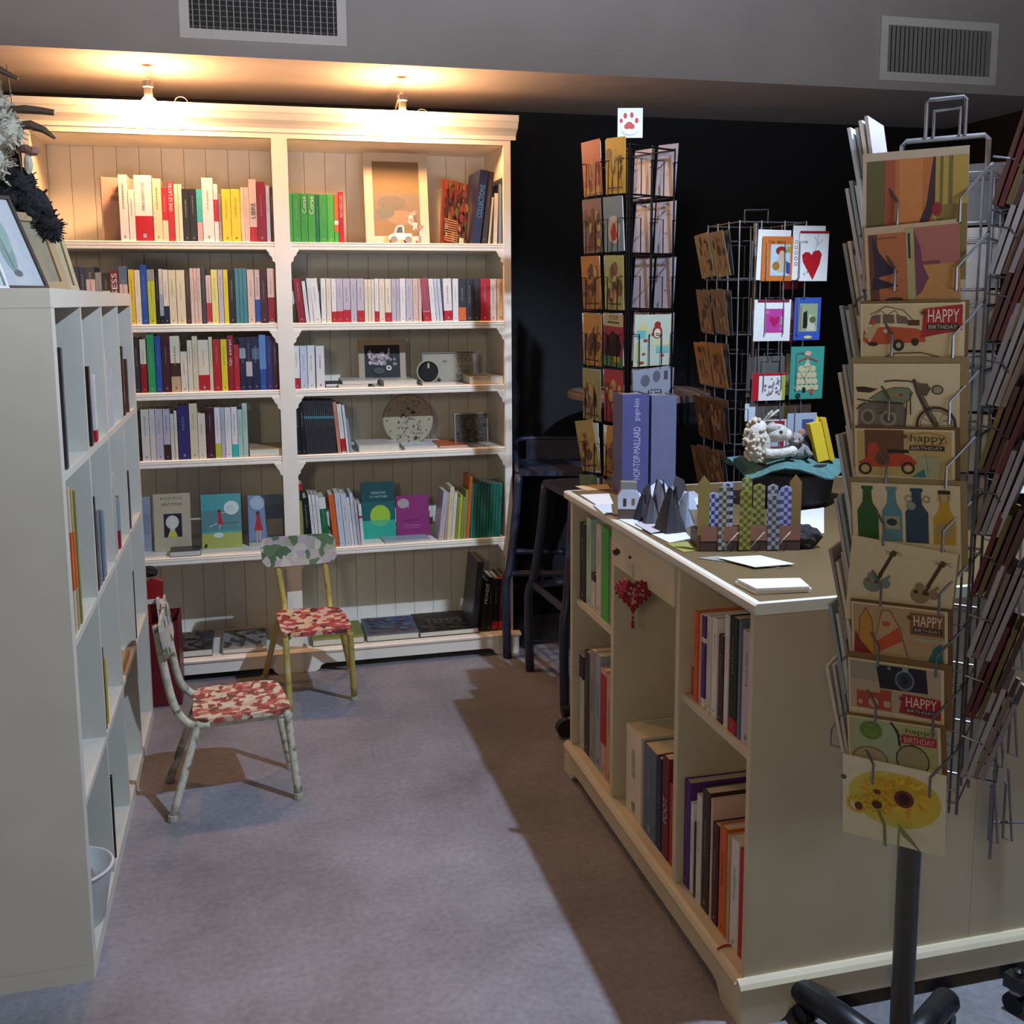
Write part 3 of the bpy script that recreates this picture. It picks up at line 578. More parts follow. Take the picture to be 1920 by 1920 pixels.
# round clock
cc = onY(4.22, 767, 790); e = empty('round_clock', (cc.x, 4.24, .867), rot=(R(-6), 0, 0), label='round pale wooden clock face with sketched leaves, leaning on fourth shelf', category='clock')
rr_ = .104
M().lathe([(.001, -.004), (rr_-.003, -.004), (rr_, -.002), (rr_, .006), (.001, .006)], (0, 0, rr_+.003), srgb('#a3987f'), 40, 'y').obj('dial', PAPER, e)
M().tube([(rr_*math.cos(a*math.pi/20), -.001, rr_+.003+rr_*math.sin(a*math.pi/20)) for a in range(40)], .0028, srgb('#8c7a66'), 6, True).obj('rim', WOOD, e)
q = M(); draw(q, 2*rr_, 2*rr_, blot(21, 60, ['#6b6250','#5b5346','#7f745f','#4a423a'], (.3,.1,.75,.85), .006, .028)+[('e','#2e2a28',.5+.42*math.cos(a*math.pi/6),.5+.42*math.sin(a*math.pi/6),.014,.014,6) for a in range(12)]+[('e','#2b2726',.60,.36,.05,.025),('e','#2b2726',.64,.86,.035,.035),('r','#5a5346',.25,.79,.38,.80),('r','#5a5346',.66,.76,.8,.77)], y0=-.0042, x0=-rr_, z1=2*rr_+.003); q.obj('print', PAPER, e)
framed((853,916,776,842), 4.22, .867, .006, '#8a8378', '#4a443e', [('r','#4d4740',0,0,1,1)]+blot(14,60,['#3a342f','#625a50','#57504a','#2f2b28','#6d645a'],(.06,.06,.94,.94),.02,.06)+[('e','#7a2f2a',.85,.9,.04,.03)], 'small square frame with dark grey stone-like relief, fourth shelf', tilt=R(5))
# white toy truck with stacked flowers
tx = onY(4.13, 752, 461).x; e = empty('toy_truck', (tx, 4.13, 1.6855), label='small white toy truck ornament on top shelf before framed picture', category='ornament'); e.scale = (1.35, 1.35, 1.35)
M().prism([(-.036,.010),(-.036,.022),(-.028,.026),(-.020,.028),(-.012,.050),(.004,.052),(.008,.046),(.008,.028),(.030,.028),(.030,.010)], 'y', -.014, .014, srgb('#f2efe8')).obj('body', GLOSS, e)
M().prism([(-.016,.030),(-.010,.046),(.002,.047),(.004,.030)], 'y', -.0145, -.0141, srgb('#5c6066')).obj('window', GLOSS, e)
for xx in (-.022, .020): M().lathe([(.001, -.016), (.010, -.016), (.010, -.009), (.001, -.009)], (xx, 0, .0102), srgb('#8c8680'), 12, 'y').obj('wheel', PLAST, e)
for xx in (-.022, .020): M().lathe([(.001, .009), (.010, .009), (.010, .016), (.001, .016)], (xx, 0, .0102), srgb('#8c8680'), 12, 'y').obj('wheel', PLAST, e)
e = empty('flower_bouquet', (tx+.058, 4.135, 1.6855), label='small bunch of white and pink flowers beside the toy truck', category='ornament')
rr = random.Random(4)
M().lathe([(.010, 0), (.013, .03), (.011, .032)], (.012, 0, 0), srgb('#b59a90'), 10).obj('vase', PLAST, e)
for k in range(16):
    t = k/15; cx_ = rr.uniform(-.016, .022)*(1-t*.6)+(.008 if t < .6 else -.012); cz = .018+t*.10
    fm = M(); c_ = srgb(rr.choice(['#e8e4dc', '#dcd2c8', '#e6e2d6', '#b98a86', '#c8b4ac']))
    for p in range(5):
        a = p*2*math.pi/5+rr.random(); fm.ell((.005*math.cos(a), -.002, .005*math.sin(a)), (.005, .002, .005), c_, 6, 4)
    fm.ell((0, -.0035, 0), (.0025, .002, .0025), srgb('#a89a52'), 6, 4); fm.obj('flower', PAPER, e, loc=(cx_, -.012+rr.uniform(-.003, .003), cz))
M().tube([(.012, 0, .03), (.008, -.008, .07), (-.008, -.01, .118)], .0012, srgb('#5c6a3a'), 5).obj('stem', PLAST, e)

# ================================================================== LOW CUBE SHELF UNIT (left)
XE, YE, L = -.378, 2.2375, 1.49
e = empty('cube_shelf_unit', (XE-.195, YE+L/2, 0), label='low white cube shelf unit of four by four compartments, left foreground', category='shelf unit')
def EB(x0, x1, y0, y1, z0, z1): return M().box(x0+.195, x1+.195, y0-L/2, y1-L/2, z0, z1, W3)
O = .039; I = .016; ci = (L-2*O-3*I)/4
EB(-.39, 0, 0, L, 0, O).obj('bottom_panel', WOOD, e); EB(-.39, 0, 0, L, L-O, L).obj('top_panel', WOOD, e)
EB(-.39, 0, 0, O, O+.0006, L-O-.0006).obj('side_panel', WOOD, e); EB(-.39, 0, L-O, L, O+.0006, L-O-.0006).obj('side_panel', WOOD, e)
CELLY = [O+i*(ci+I) for i in range(4)]; CELLZ = [O+i*(ci+I) for i in range(4)]
for i in range(1, 4): EB(-.385, -.001, CELLY[i]-I, CELLY[i], O, L-O).obj('divider', WOOD, e)
for i in range(1, 4):
    for j in range(4): EB(-.385, -.0015, CELLY[j], CELLY[j]+ci, CELLZ[i]-I, CELLZ[i]).obj('shelf', WOOD, e)
for (yy, zz) in ((CELLY[1]+ci, L-.075), (CELLY[1]+ci, L-.11), (CELLY[2]+ci, .16), (CELLY[2]+ci, .19)):
    M().lathe([(.001, -.0008), (.003, -.0008), (.003, 0), (.001, 0)], (.195-.06, yy-L/2, zz), BLK, 8, 'y').obj('peg_hole', PLAST, e)
def cellpx(row, col, px, ym, ytop, t, colr, dsc, bands=()):
    zb = CELLZ[3-row]; yf = onX(XE-.004, px, ym).y; yl = YE+CELLY[col]; yf = min(max(yf, yl+t+.004), yl+ci-.004)
    h = min(max(onX(XE-.004, px, ytop).z-zb, .10), ci-.01)
    rown = ['top', 'second', 'third', 'bottom'][row]; coln = ['nearest', 'second', 'third', 'farthest'][col]
    book((XE-.004, yf-t, zb+.0004), t, h, .2, colr, bands, rz=math.pi/2, label=f'{dsc} in {rown} row of cube unit, {coln} column', group='books in the cube shelf unit')
cellpx(0,0,122,750,650,.020,'charcoal','dark grey slim book standing')
cellpx(0,1,172,760,685,.024,'black','black book standing'); cellpx(0,1,181,760,700,.030,'white','white book with red foot band standing',[(0,.18,'red')])
cellpx(0,2,198,730,655,.030,'white','thick white binder standing'); cellpx(0,2,205,730,675,.022,'offwhite','off-white book standing'); cellpx(0,2,211,730,690,.024,'iceblue','pale blue book standing')
cellpx(0,3,233,710,648,.030,'brown','brown leather-like album standing'); cellpx(0,3,240,710,672,.022,'#5c3a2c','rusty brown book standing')
cellpx(1,0,137,1030,905,.016,'cream','first cream folder with orange band standing',[(.3,.7,'orange')]); cellpx(1,0,142,1030,908,.016,'tan','tan folder with orange band standing',[(.3,.7,'orange')]); cellpx(1,0,148,1030,912,.014,'olive','thin olive folder standing')
cellpx(1,1,182,1000,925,.022,'black','black book standing')
for k, cn in enumerate(('grey','slate','greyblue')): cellpx(1,1,187+5*k,1000,952,.016,cn,['grey','slate-coloured','grey-blue'][k]+' slim book standing')
cellpx(1,2,214,980,912,.022,'charcoal','charcoal book standing'); cellpx(1,2,219,980,880,.020,'offwhite','tall white folder standing'); cellpx(1,2,226,980,925,.024,'crimson','red and grey book standing',[(.35,1,'greyblue')])
cellpx(1,3,244,930,878,.020,'charcoal','dark narrow book standing')
cellpx(2,1,198,1290,1202,.010,'black','thin black folder standing'); cellpx(2,1,202,1290,1225,.008,'gold','thin yellow folder standing')
cellpx(2,3,253,1110,1065,.012,'charcoal','thin charcoal book standing')
cellpx(3,1,214,1510,1440,.012,'black','thin black portfolio standing')
M().box(0, .18, 0, .20, 0, .016, srgb('#b99468')).obj('wooden_board', WOOD, loc=(XE-.19, YE+CELLY[2]+.05, CELLZ[1]+.0004), label='small pale wooden board lying in the third row of the cube unit', category='board')
# white bucket with wood ball
e = empty('bucket', (XE-.075, YE+CELLY[0]+.145, CELLZ[0]), label='white metal bucket in the lowest nearest compartment of the cube unit', category='bucket')
bc = srgb('#d2d4d2')
M().lathe([(.001,0),(.062,0),(.066,.004),(.084,.122),(.088,.128),(.088,.134),(.083,.132),(.062,.010),(.001,.008)], (.012,0,.0005), bc, 28).obj('body', PLAST, e, smooth=True)
M().tube([(.012+.087*math.cos(a*math.pi/14), .087*math.sin(a*math.pi/14), .131) for a in range(28)], .0038, bc, 6, True).obj('rim', PLAST, e)
M().tube([(.012, -.088, .12)]+[(.012-.07*math.sin(a*math.pi/12), -.088*math.cos(a*math.pi/12), .12+.05*math.sin(a*math.pi/12)) for a in range(1, 12)]+[(.012, .088, .12)], .0026, bc, 6).obj('handle', PLAST, e)
e2 = M().ell((0, 0, 0), (.050, .052, .050), srgb('#8f8378'), 20, 14, .015).obj('yarn_ball', CLOTH, loc=(XE-.063, YE+CELLY[0]+.145, CELLZ[0]+.085), smooth=True, label='greyish brown ball of yarn inside the white bucket', category='ball')

# objects on top of the cube unit
ZT = 1.49
def easel_frame(x, y, w, h, rx, rz, fw, fcol, incol, items, label, th=.018, nm='picture_frame', mat=None):
    e = empty(nm, (x, y, ZT+.0006), rot=(rx, 0, rz), label=label, category='picture frame')
    fc = C(fcol); mb = M(); mb.box(0, w, 0, th, 0, fw, fc).box(0, w, 0, th, h-fw, h, fc).box(0, fw, 0, th, fw, h-fw, fc).box(w-fw, w, 0, th, fw, h-fw, fc); mb.obj('frame', mat or WOOD, e)
    M().box(fw, w-fw, th*.3, th*.7, fw, h-fw, C(incol)).obj('picture', PAPER, e)
    if items: q = M(); draw(q, w-2*fw, h-2*fw, items, y0=th*.3-.0003, x0=fw, z1=h-fw); q.obj('print', PAPER, e)
    return e
easel_frame(-.490, 2.375, .135, .225, R(-25), R(58), .008, '#3a3430', '#a6abac', [('r','#a9adb0',0,0,1,1),('e','#6f8a84',.45,.55,.16,.3),('e','#7f9a90',.5,.42,.14,.2),('l','#5d5a50',.02,[(.4,.2),(.45,.8)]),('e','#4a4c4a',.38,.15,.08,.04),('e','#5a5c5c',.5,.85,.1,.04)], 'dark framed botanical print leaning on top of the cube unit')
easel_frame(-.470, 2.50, .14, .185, R(-20), R(58), .020, '#a48a66', '#8d7f66', None, 'bare wooden frame with open centre behind the dark framed print')
easel_frame(-.455, 2.62, .12, .165, R(-17), R(58), .012, '#b3a27c', '#b3a27c', None, 'pale wooden board frame at the back on top of the cube unit')
easel_frame(-.530, 2.28, .09, .085, R(-24), R(50), .006, '#c9cccb', '#b4bcbc', [('r','#aab4b4',0,0,1,1)]+blot(17,14,['#8f9c9c','#7d8b8b'],(.1,.2,.9,.9),.05,.12), 'small white framed picture at the front edge of the cube unit')
# hanging feather garland
e = empty('feather_garland', (-.52, 2.62, 1.99), label='hanging garland of twigs, cream tufts and black plumes above the cube unit', category='decoration')
BR = srgb('#4c3a2c')
M().tube([(-.25,.05,-.02),(-.12,.02,.03),(-.05,0,.02),(.0,0,-.01),(.04,0,-.03)], .008, BR, 7, rs=[.011,.010,.009,.008,.004]).obj('branch', WOOD, e)
M().tube([(-.25,.05,-.02),(-.28,.05,.3),(-.28,.06,1.2),(-.28,.06,2.30)], .002, BR, 5).obj('suspension_cord', PLAST, e)
for k, x in enumerate((-.02, .0, .018)): M().tube([(x,0,.0),(x+.006,.0,-.08),(x+.012,0,-.17),(x+.02,.002,-.26)], .0013, BR, 4).obj('cord', PLAST, e)
rr = random.Random(11)
def tuft(cx, cy, cz, r, n, col, name, lbl=None, down=0, L=.05, jc=.15):
    mb = M()
    for _ in range(n):
        a = rr.uniform(0, 2*math.pi); b_ = math.acos(rr.uniform(-1, 1)); d = Vector((math.sin(b_)*math.cos(a), math.sin(b_)*math.sin(a), math.cos(b_)-down)).normalized()
        p = Vector((cx, cy, cz))+d*r*rr.uniform(.2, .8); q = p+d*L*rr.uniform(.6, 1.2); s = d.orthogonal().normalized()*L*.16; f = 1+rr.uniform(-jc, jc)
        mb.face([p-s, p+s, q+s*.5, q-s*.5], tuple(c_*f for c_ in col))
    mb.ell((cx, cy, cz), (r, r*.8, r), col, 12, 8, .12)
    o = mb.obj(name, CLOTH, e); 
    if lbl: o['label'] = lbl
    return o
cr_ = srgb('#a9a594')
for p in ((-.03,.0,-.09,.045), (0,0,-.14,.042), (-.055,.01,-.16,.05), (-.03,0,-.22,.04), (-.06,0,-.03,.035)): tuft(*p, 260, cr_, 'cream_tuft', L=.03)
bk = srgb('#141216')
for p in ((.02,.02,-.26,.04), (.045,.02,-.31,.045), (.075,.02,-.355,.035), (-.01,.02,-.30,.05), (-.06,.02,-.27,.05), (.05,.02,-.37,.03)): tuft(*p, 420, bk, 'black_plume', L=.02, jc=.3)
M().tube([(.02,0,-.098),(.05,0,-.096),(.085,0,-.098),(.112,0,-.101)], .009, BR, 7, rs=[.008,.010,.0085,.007]).obj('bark_stick', WOOD, e)
M().tube([(.025,0,-.132),(.06,0,-.130),(.088,0,-.140),(.110,0,-.158)], .009, BR, 7, rs=[.008,.011,.008,.003]).obj('bark_stick', WOOD, e)
M().ell((.06,0,-.187), (.016,.01,.011), srgb('#8a6152'), 9, 6, .1).ell((.045,-.003,-.183), (.014,.01,.010), srgb('#6b4c40'), 9, 6, .1).obj('dried_flower', CLOTH, e)
M().ell((.05,0,-.215), (.010,.006,.024), srgb('#a9a294'), 9, 6, .1).obj('shell', PLAST, e)

# ================================================================== RED BIN
e = empty('red_bin', (-.375, 3.89, 0), label='dark red open bin standing between cube unit and left bookcase', category='bin')
rc = srgb('#641420')
M().box(-.08,.088,-.068,-.064,0,.315,rc).box(-.08,.088,.108,.112,0,.315,rc).box(-.08,-.076,-.064,.108,0,.315,rc).box(.084,.088,-.064,.108,0,.315,rc).box(-.076,.084,-.064,.108,0,.004,rc).obj('body', PLAST, e)
M().prism([(-.05,.31),(.03,.30),(.04,.455),(.0,.47),(-.05,.44)], 'y', 0, .03, srgb('#8e1c22')).obj('red_package', GLOSS, loc=(-.375,3.87,0), label='shiny red package sticking out of the red bin', category='package')
M().box(-.05,.04,-.002,.034,.375,.392,srgb('#d8cfc8')).obj('paper_strip', PAPER, loc=(-.375,3.868,0), label='white paper strip wrapped around the red package', category='paper')
for k, (cx_, t) in enumerate(((.052,.010),(.065,.008))):
    M().box(-t/2,t/2,-.05,.08,.01,.40-.02*k,srgb('#c9bfae' if k else '#d0c8b8')).obj('booklet', PAPER, loc=(-.375+cx_-.005,3.89,0), rot=(0,R(-4),0), label=['white booklet standing in red bin beside package','second thinner cream booklet at right inside red bin'][k], category='booklet')
M().ell((0,0,0),(.035,.02,.022),srgb('#2a2226'),10,7,.2).obj('dark_hat', CLOTH, loc=(-.385,3.885,.492), label='small dark ruffled cloth on top of the red package', category='cloth')

# ================================================================== CHILD CHAIRS
def curve(pts, n=5):
    P = [Vector(p) for p in pts]; out = []
    for i in range(len(P)-1):
        p0 = P[max(i-1, 0)]; p1 = P[i]; p2 = P[i+1]; p3 = P[min(i+2, len(P)-1)]
        for k in range(n):
            t = k/n; out.append(.5*((2*p1)+(-p0+p2)*t+(2*p0-5*p1+4*p2-p3)*t*t+(-p0+3*p1-3*p2+p3)*t**3))
    out.append(P[-1]); return out
def panel(corners, th, mat, name, parent, nx=10, ny=8, up=Vector((0,0,1)), dish=0, rnd=.25):
    """rounded bent panel from 4 corners (front-left, front-right, back-right, back-left)"""
    a, b_, c_, d = [Vector(p) for p in corners]; mb = M(); top = []; bot = []
    for j in range(ny+1):
        for i in range(nx+1):
            u, v = i/nx, j/ny
            # superellipse corner rounding
            uu, vv = 2*u-1, 2*v-1; k = max(abs(uu), abs(vv)); 
            if k > 0:
                pw = 7; rr = (abs(uu)**pw+abs(vv)**pw)**(1/pw); s = k/rr if rr > 0 else 1; uu *= s; vv *= s
            u2, v2 = (uu+1)/2, (vv+1)/2
            p = a*(1-u2)*(1-v2)+b_*u2*(1-v2)+c_*u2*v2+d*(1-u2)*v2
            o = -dish*(1-uu*uu)*(1-vv*vv)
            if abs(vv) > .8 and False: o = 0
            top.append(p+up*(th+o)); bot.append(p+up*o)
    n = (nx+1)*(ny+1); vs = top+bot; fs = []
    for j in range(ny):
        for i in range(nx):
            q = (j*(nx+1)+i, j*(nx+1)+i+1, (j+1)*(nx+1)+i+1, (j+1)*(nx+1)+i); fs.append(q); fs.append(tuple(n+k for k in q[::-1]))
    edge = [i for i in range(nx+1)]+[(j+1)*(nx+1)-1 for j in range(1, ny+1)]+[ny*(nx+1)+i for i in range(nx-1, -1, -1)]+[j*(nx+1) for j in range(ny-1, 0, -1)]
    for k in range(len(edge)):
        p, q = edge[k], edge[(k+1) % len(edge)]; fs.append((p, n+p, n+q, q))
    mb.mesh(vs, fs, (1, 1, 1)); return mb.obj(name, mat, parent, smooth=False)
# local frame: origin on floor below the seat centre, chair faces +y'
def chair(loc, seat, feet, back, tube, seatm, backm, label, top_z, r=.0118, backc=None):
    e = empty('child_chair', loc, label=label, category='chair', group='small collage-covered chairs')
    O_ = Vector(loc); Lc = lambda p: Vector(p)-O_
    sc_ = [Lc(p) for p in seat]   # front-left, front-right, back-right, back-left (chair front)
    panel(sc_, .014, seatm, 'seat', e, dish=.008)
    names = ['leg']*4
    cen = sum(sc_, Vector())/4
    for i, f in enumerate(feet):
        s = sc_[i]; t = s+(cen-s)*.10; t.z = sc_[i].z-.004; t2 = t+(cen-s)*.12
        ft = Lc(f); mid = t*.9+ft*.1; mid.z = t.z-.03
        M().tube(curve([t2, t, mid, ft+Vector((0, 0, .012))], 4), r, (1, 1, 1), 9).obj('leg', tube, e, smooth=True)
        M().lathe([(.0135, 0), (.0145, .004), (.0135, .018), (.012, .02)], tuple(ft), srgb('#a9a594'), 10).obj('leg_cap', PLAST, e)
    for k in (0, 1):   # back posts: rise from under the rear seat rail
        pts = [Lc(p) for p in back[k]]
        M().tube(curve(pts, 5), r, (1, 1, 1), 9).obj('back_post', tube, e, smooth=True)
    M().tube([sc_[0]+(cen-sc_[0])*.15-Vector((0,0,.009)), sc_[3]+(cen-sc_[3])*.15-Vector((0,0,.009))], r*.9, (1,1,1), 8).obj('seat_rail', tube, e)
    M().tube([sc_[1]+(cen-sc_[1])*.15-Vector((0,0,.009)), sc_[2]+(cen-sc_[2])*.15-Vector((0,0,.009))], r*.9, (1,1,1), 8).obj('seat_rail', tube, e)
    bc_ = [Lc(p) for p in backc]; nrm = (bc_[1]-bc_[0]).cross(bc_[3]-bc_[0]).normalized()
    panel(bc_, .008, backm, 'backrest', e, nx=8, ny=5, up=nrm, dish=.004)
    return e
# near chair: back to the left, faces +x
chair((-.09, 3.08, 0), [(.085,2.985,.262),(.045,3.225,.270),(-.205,3.235,.262),(-.200,2.975,.258)], [(.092,2.975,0),(.077,3.188,0),(-.285,3.189,0),(-.26,2.927,0)],
  [[(-.15,2.985,.254),(-.205,2.99,.257),(-.245,2.995,.31),(-.268,3.0,.42),(-.285,3.0,.555)], [(-.15,3.215,.258),(-.205,3.215,.262),(-.245,3.215,.31),(-.265,3.21,.42),(-.283,3.205,.545)]], TUBE, DECR2, DECG,
  'small low chair with red and cream collage seat, back turned to the shelf unit', .56,
  backc=[(-.262,2.97,.455),(-.262,3.235,.455),(-.279,3.235,.565),(-.279,2.97,.565)])
# far chair: faces the camera
chair((.19, 3.80, 0), [(.075,3.615,.287),(.325,3.605,.292),(.300,3.880,.295),(.058,3.900,.293)], [(.092,3.60,0),(.329,3.707,0),(.344,4.02,0),(.011,4.001,0)],
  [[(.10,3.80,.284),(.093,3.90,.285),(.094,3.935,.32),(.080,3.95,.42),(.060,3.955,.56)], [(.25,3.80,.286),(.262,3.90,.287),(.264,3.935,.32),(.256,3.95,.42),(.240,3.955,.56)]], TUBEY, DECR, DECG,
  'small chair with yellow legs, flowered green backrest and red collage seat', .58,
  backc=[(.020,3.944,.462),(.298,3.944,.468),(.292,3.950,.582),(.010,3.950,.578)])

# ================================================================== STOOLS AND HIGH TABLE
NV = srgb('#30344a')
def stool(x, y, h, rz, label, backed=True):
    e = empty('bar_stool', (x, y, 0), rz=rz, label=label, category='stool', group='dark metal bar stools')
    s = .165; f = .20
    m_ = M(); m_.prism([(-s+.02,-s),(s-.02,-s),(s,-s+.02),(s,s-.02),(s-.02,s),(-s+.02,s),(-s,s-.02),(-s,-s+.02)], 'z', h-.02, h, NV); m_.obj('seat', PLAST, e)
    for sx, sy in ((-1,-1),(1,-1),(1,1),(-1,1)):
        z1 = .36
        M().tube(curve([(sx*(s-.015), sy*(s-.015), h-.015), (sx*(s+.002), sy*(s+.002), .55), (sx*(f-.012), sy*(f-.012), z1+.02), (sx*(f+.004), sy*(f+.004), z1-.06), (sx*f, sy*f, .002)], 4), .0175, NV, 10).obj('leg', PLAST, e, smooth=True)
    for (a, b_) in (((-1,-1),(1,-1)), ((1,-1),(1,1)), ((1,1),(-1,1)), ((-1,1),(-1,-1))):
        q = f-.014; M().tube([(a[0]*q, a[1]*q, .355), (b_[0]*q, b_[1]*q, .355)], .0135, NV, 8).obj('footrest', PLAST, e)
    if backed:
        q = s-.01; m_ = M()
        m_.tube(curve([(-q,-q,h-.01),(-q-.01,-.02,h+.055),(-q,q,h+.085),(0,q+.015,h+.09),(q,q,h+.085),(q+.01,-.02,h+.055),(q,-q,h-.01)],5), .011, NV, 8); m_.obj('back_rail', PLAST, e, smooth=True)
        M().box(-q+.03, q-.03, q+.004, q+.010, h+.0, h+.085, NV).obj('backrest', PLAST, e)
    return e
stool(1.232, 4.137, .775, R(-16), 'dark blue metal bar stool nearest the right bookcase')
stool(1.245, 3.64, .775, R(3), 'dark metal bar stool half hidden behind the counter end', False)
e = empty('bar_table', (1.57, 4.05, 0), label='round high table with pale top behind the black card spinner', category='table')
M().lathe([(.001,1.055),(.29,1.055),(.30,1.06),(.30,1.082),(.295,1.087),(.001,1.087)], (0,0,0), srgb('#6d6460'), 40).obj('tabletop', PLAST, e)
M().lathe([(.03,.012),(.03,1.055)], (0,0,0), NV, 16).obj('column', METAL, e)
M().lathe([(.13,0),(.13,.006),(.05,.014),(.03,.02)], (0,0,0), NV, 28).obj('base', METAL, e)

# ================================================================== COUNTER
CX, CY0, CY1, CHh = .925, 1.745, 2.955, .888; CX2 = 1.45; CX3 = 1.95
e = empty('counter', (CX, (CY0+CY1)/2, 0), label='white wooden counter with open bookshelves facing the aisle', category='counter')
ym = (CY0+CY1)/2
def CB(x0, x1, y0, y1, z0, z1, c=WC): return M().box(x0-CX, x1-CX, y0-ym, y1-ym, z0, z1, c)
M().prism([(-.013, .866), (-.015, .872), (-.015, .884), (-.011, .888), (CX3-CX, .888), (CX3-CX, .866)], 'y', CY0-.012-ym, CY1+.012-ym, W2).obj('countertop', WOOD, e)
M().box(.002, CX3-CX-.012, CY0+.002-ym, CY1-.002-ym, .888, .8886, srgb('#6a583b')).obj('top_veneer', WOOD, e)
D1, D2, D3, D4 = 1.775, 2.135, 2.575, 2.925; XI = .40
CB(CX, CX2, CY0+.018, D1+.004, .09, .866).obj('end_panel', WOOD, e)
CB(CX2+.001, CX3-.03, CY0+.018, D1+.004, .09, .866).obj('end_panel', WOOD, e)
CB(CX, CX3-.03, D4, CY1-.01, .09, .866).obj('end_panel', WOOD, e)
CB(CX3-.03, CX3-.01, CY0+.02, CY1-.01, .09, .866).obj('back_panel', WOOD, e)
CB(CX+XI, CX+XI+.01, D1+.004, D4, .09, .866).obj('inner_back', WOOD, e)
for y in (D2, D3): CB(CX+.003, CX+XI, y-.011, y+.011, .09, .866).obj('divider', WOOD, e)
CB(CX, CX+XI, D1+.004, D4, .076, .096).obj('bottom_shelf', WOOD, e)
CB(CX+.012, CX+XI, D1+.004, D2-.011, .545, .563).obj('shelf', WOOD, e)
CB(CX+.012, CX+XI, D3+.011, D4, .545, .563).obj('shelf', WOOD, e)
d_ = CB(CX-.002, CX+.016, D2+.013, D3-.013, .760, .864); dr = d_.obj('drawer', WOOD, e)
M().lathe([(.004, -.014), (.009, -.020), (.011, -.026), (.006, -.032), (.001, -.033)], (-.0, D3-.10-ym+.0, .815), srgb('#5c4a32'), 12, 'x').obj('knob', METAL, dr)
M().lathe([(.003, -.008), (.005, -.012), (.001, -.015)], (0, D3-.165-ym, .815), srgb('#5c4a32'), 10, 'x').obj('knob', METAL, dr)
# base moulding: front and near end
mz = [(-.0, .074), (-.018, .074), (-.020, .084), (-.014, .092), (-.006, .098), (0, .098)]
M().prism([(x, z) for x, z in mz], 'y', CY0+.0195-ym, CY1-ym, WC).obj('base_moulding', WOOD, e)
M().prism([(CY0+.018-ym+x, z) for x, z in mz], 'x', -.018, CX3-CX-.03, WC).obj('base_moulding', WOOD, e)
f = [(-.0, 0), (.07, 0), (.085, .010), (.095, .026), (.12, .032)]
Ly = CY1-CY0; pl = [(CY0+.0165-ym+a, b_) for a, b_ in f]+[(CY1-ym-a, b_) for a, b_ in f[::-1]]+[(CY1-ym, .074), (CY0+.0165-ym, .074)]
M().prism(pl, 'x', -.016, -.0, WC).obj('plinth', WOOD, e)
Lx = CX3-CX-.03; pl = [(a, b_) for a, b_ in f]+[(Lx-a, b_) for a, b_ in f[::-1]]+[(Lx, .074), (0, .074)]
M().prism([(x-.016 if x == 0 else x, z) for x, z in pl], 'y', CY0-ym-.0, CY0+.016-ym, WC).obj('plinth', WOOD, e)
# hanging heart
hp = onX(CX-.012, 1200, 1112); e = empty('hanging_heart', (CX-.030, hp.y, hp.z), rz=R(58), label='red beaded heart ornament hanging from the counter drawer knob', category='ornament')
hs = []
for i in range(28):
    t = 2*math.pi*i/28; hs.append((.0026*16*math.sin(t)**3, .0026*(13*math.cos(t)-5*math.cos(2*t)-2*math.cos(3*t)-math.cos(4*t))))
M().prism(hs, 'x', -.006, .006, srgb('#8e2228')).xf(RY(0)).obj('heart', CLOTH, e)
hb_ = M()
for (y, z) in hs: hb_.ell((0, y*1.06, z*1.06), (.0045, .0045, .0045), srgb('#7d2026'), 6, 4)
hb_.obj('bead_trim', PLAST, e)
rr = random.Random(3); em = M()
for _ in range(26):
    t = rr.uniform(0, 6.28); s = rr.uniform(.1, .72); y = .0026*16*math.sin(t)**3*s; z = .0026*(13*math.cos(t)-5*math.cos(2*t)-2*math.cos(3*t)-math.cos(4*t))*s; em.ell((-.0065, y, z), (.0015, .0035, .0035), srgb(rr.choice(['#a8645e', '#b08478', '#9c4a48', '#b59a6a'])), 6, 4)
em.obj('embroidery', PLAST, e)
M().tube([(0, 0, .028), (.0, .002, .08), (0, .004, hp.z*0+(.80-hp.z))], .0022, srgb('#bdb5a0'), 5).obj('ribbon', CLOTH, e)
M().tube([(0, 0, -.044), (0, 0, -.06)], .001, srgb('#7d2026'), 4).ell((0, 0, -.062), (.004, .004, .004), srgb('#8a2026'), 8, 5).lathe([(.004, -.088), (.0045, -.072), (.002, -.068)], (0, 0, 0), srgb('#9c3026'), 8).obj('tassel', CLOTH, e)
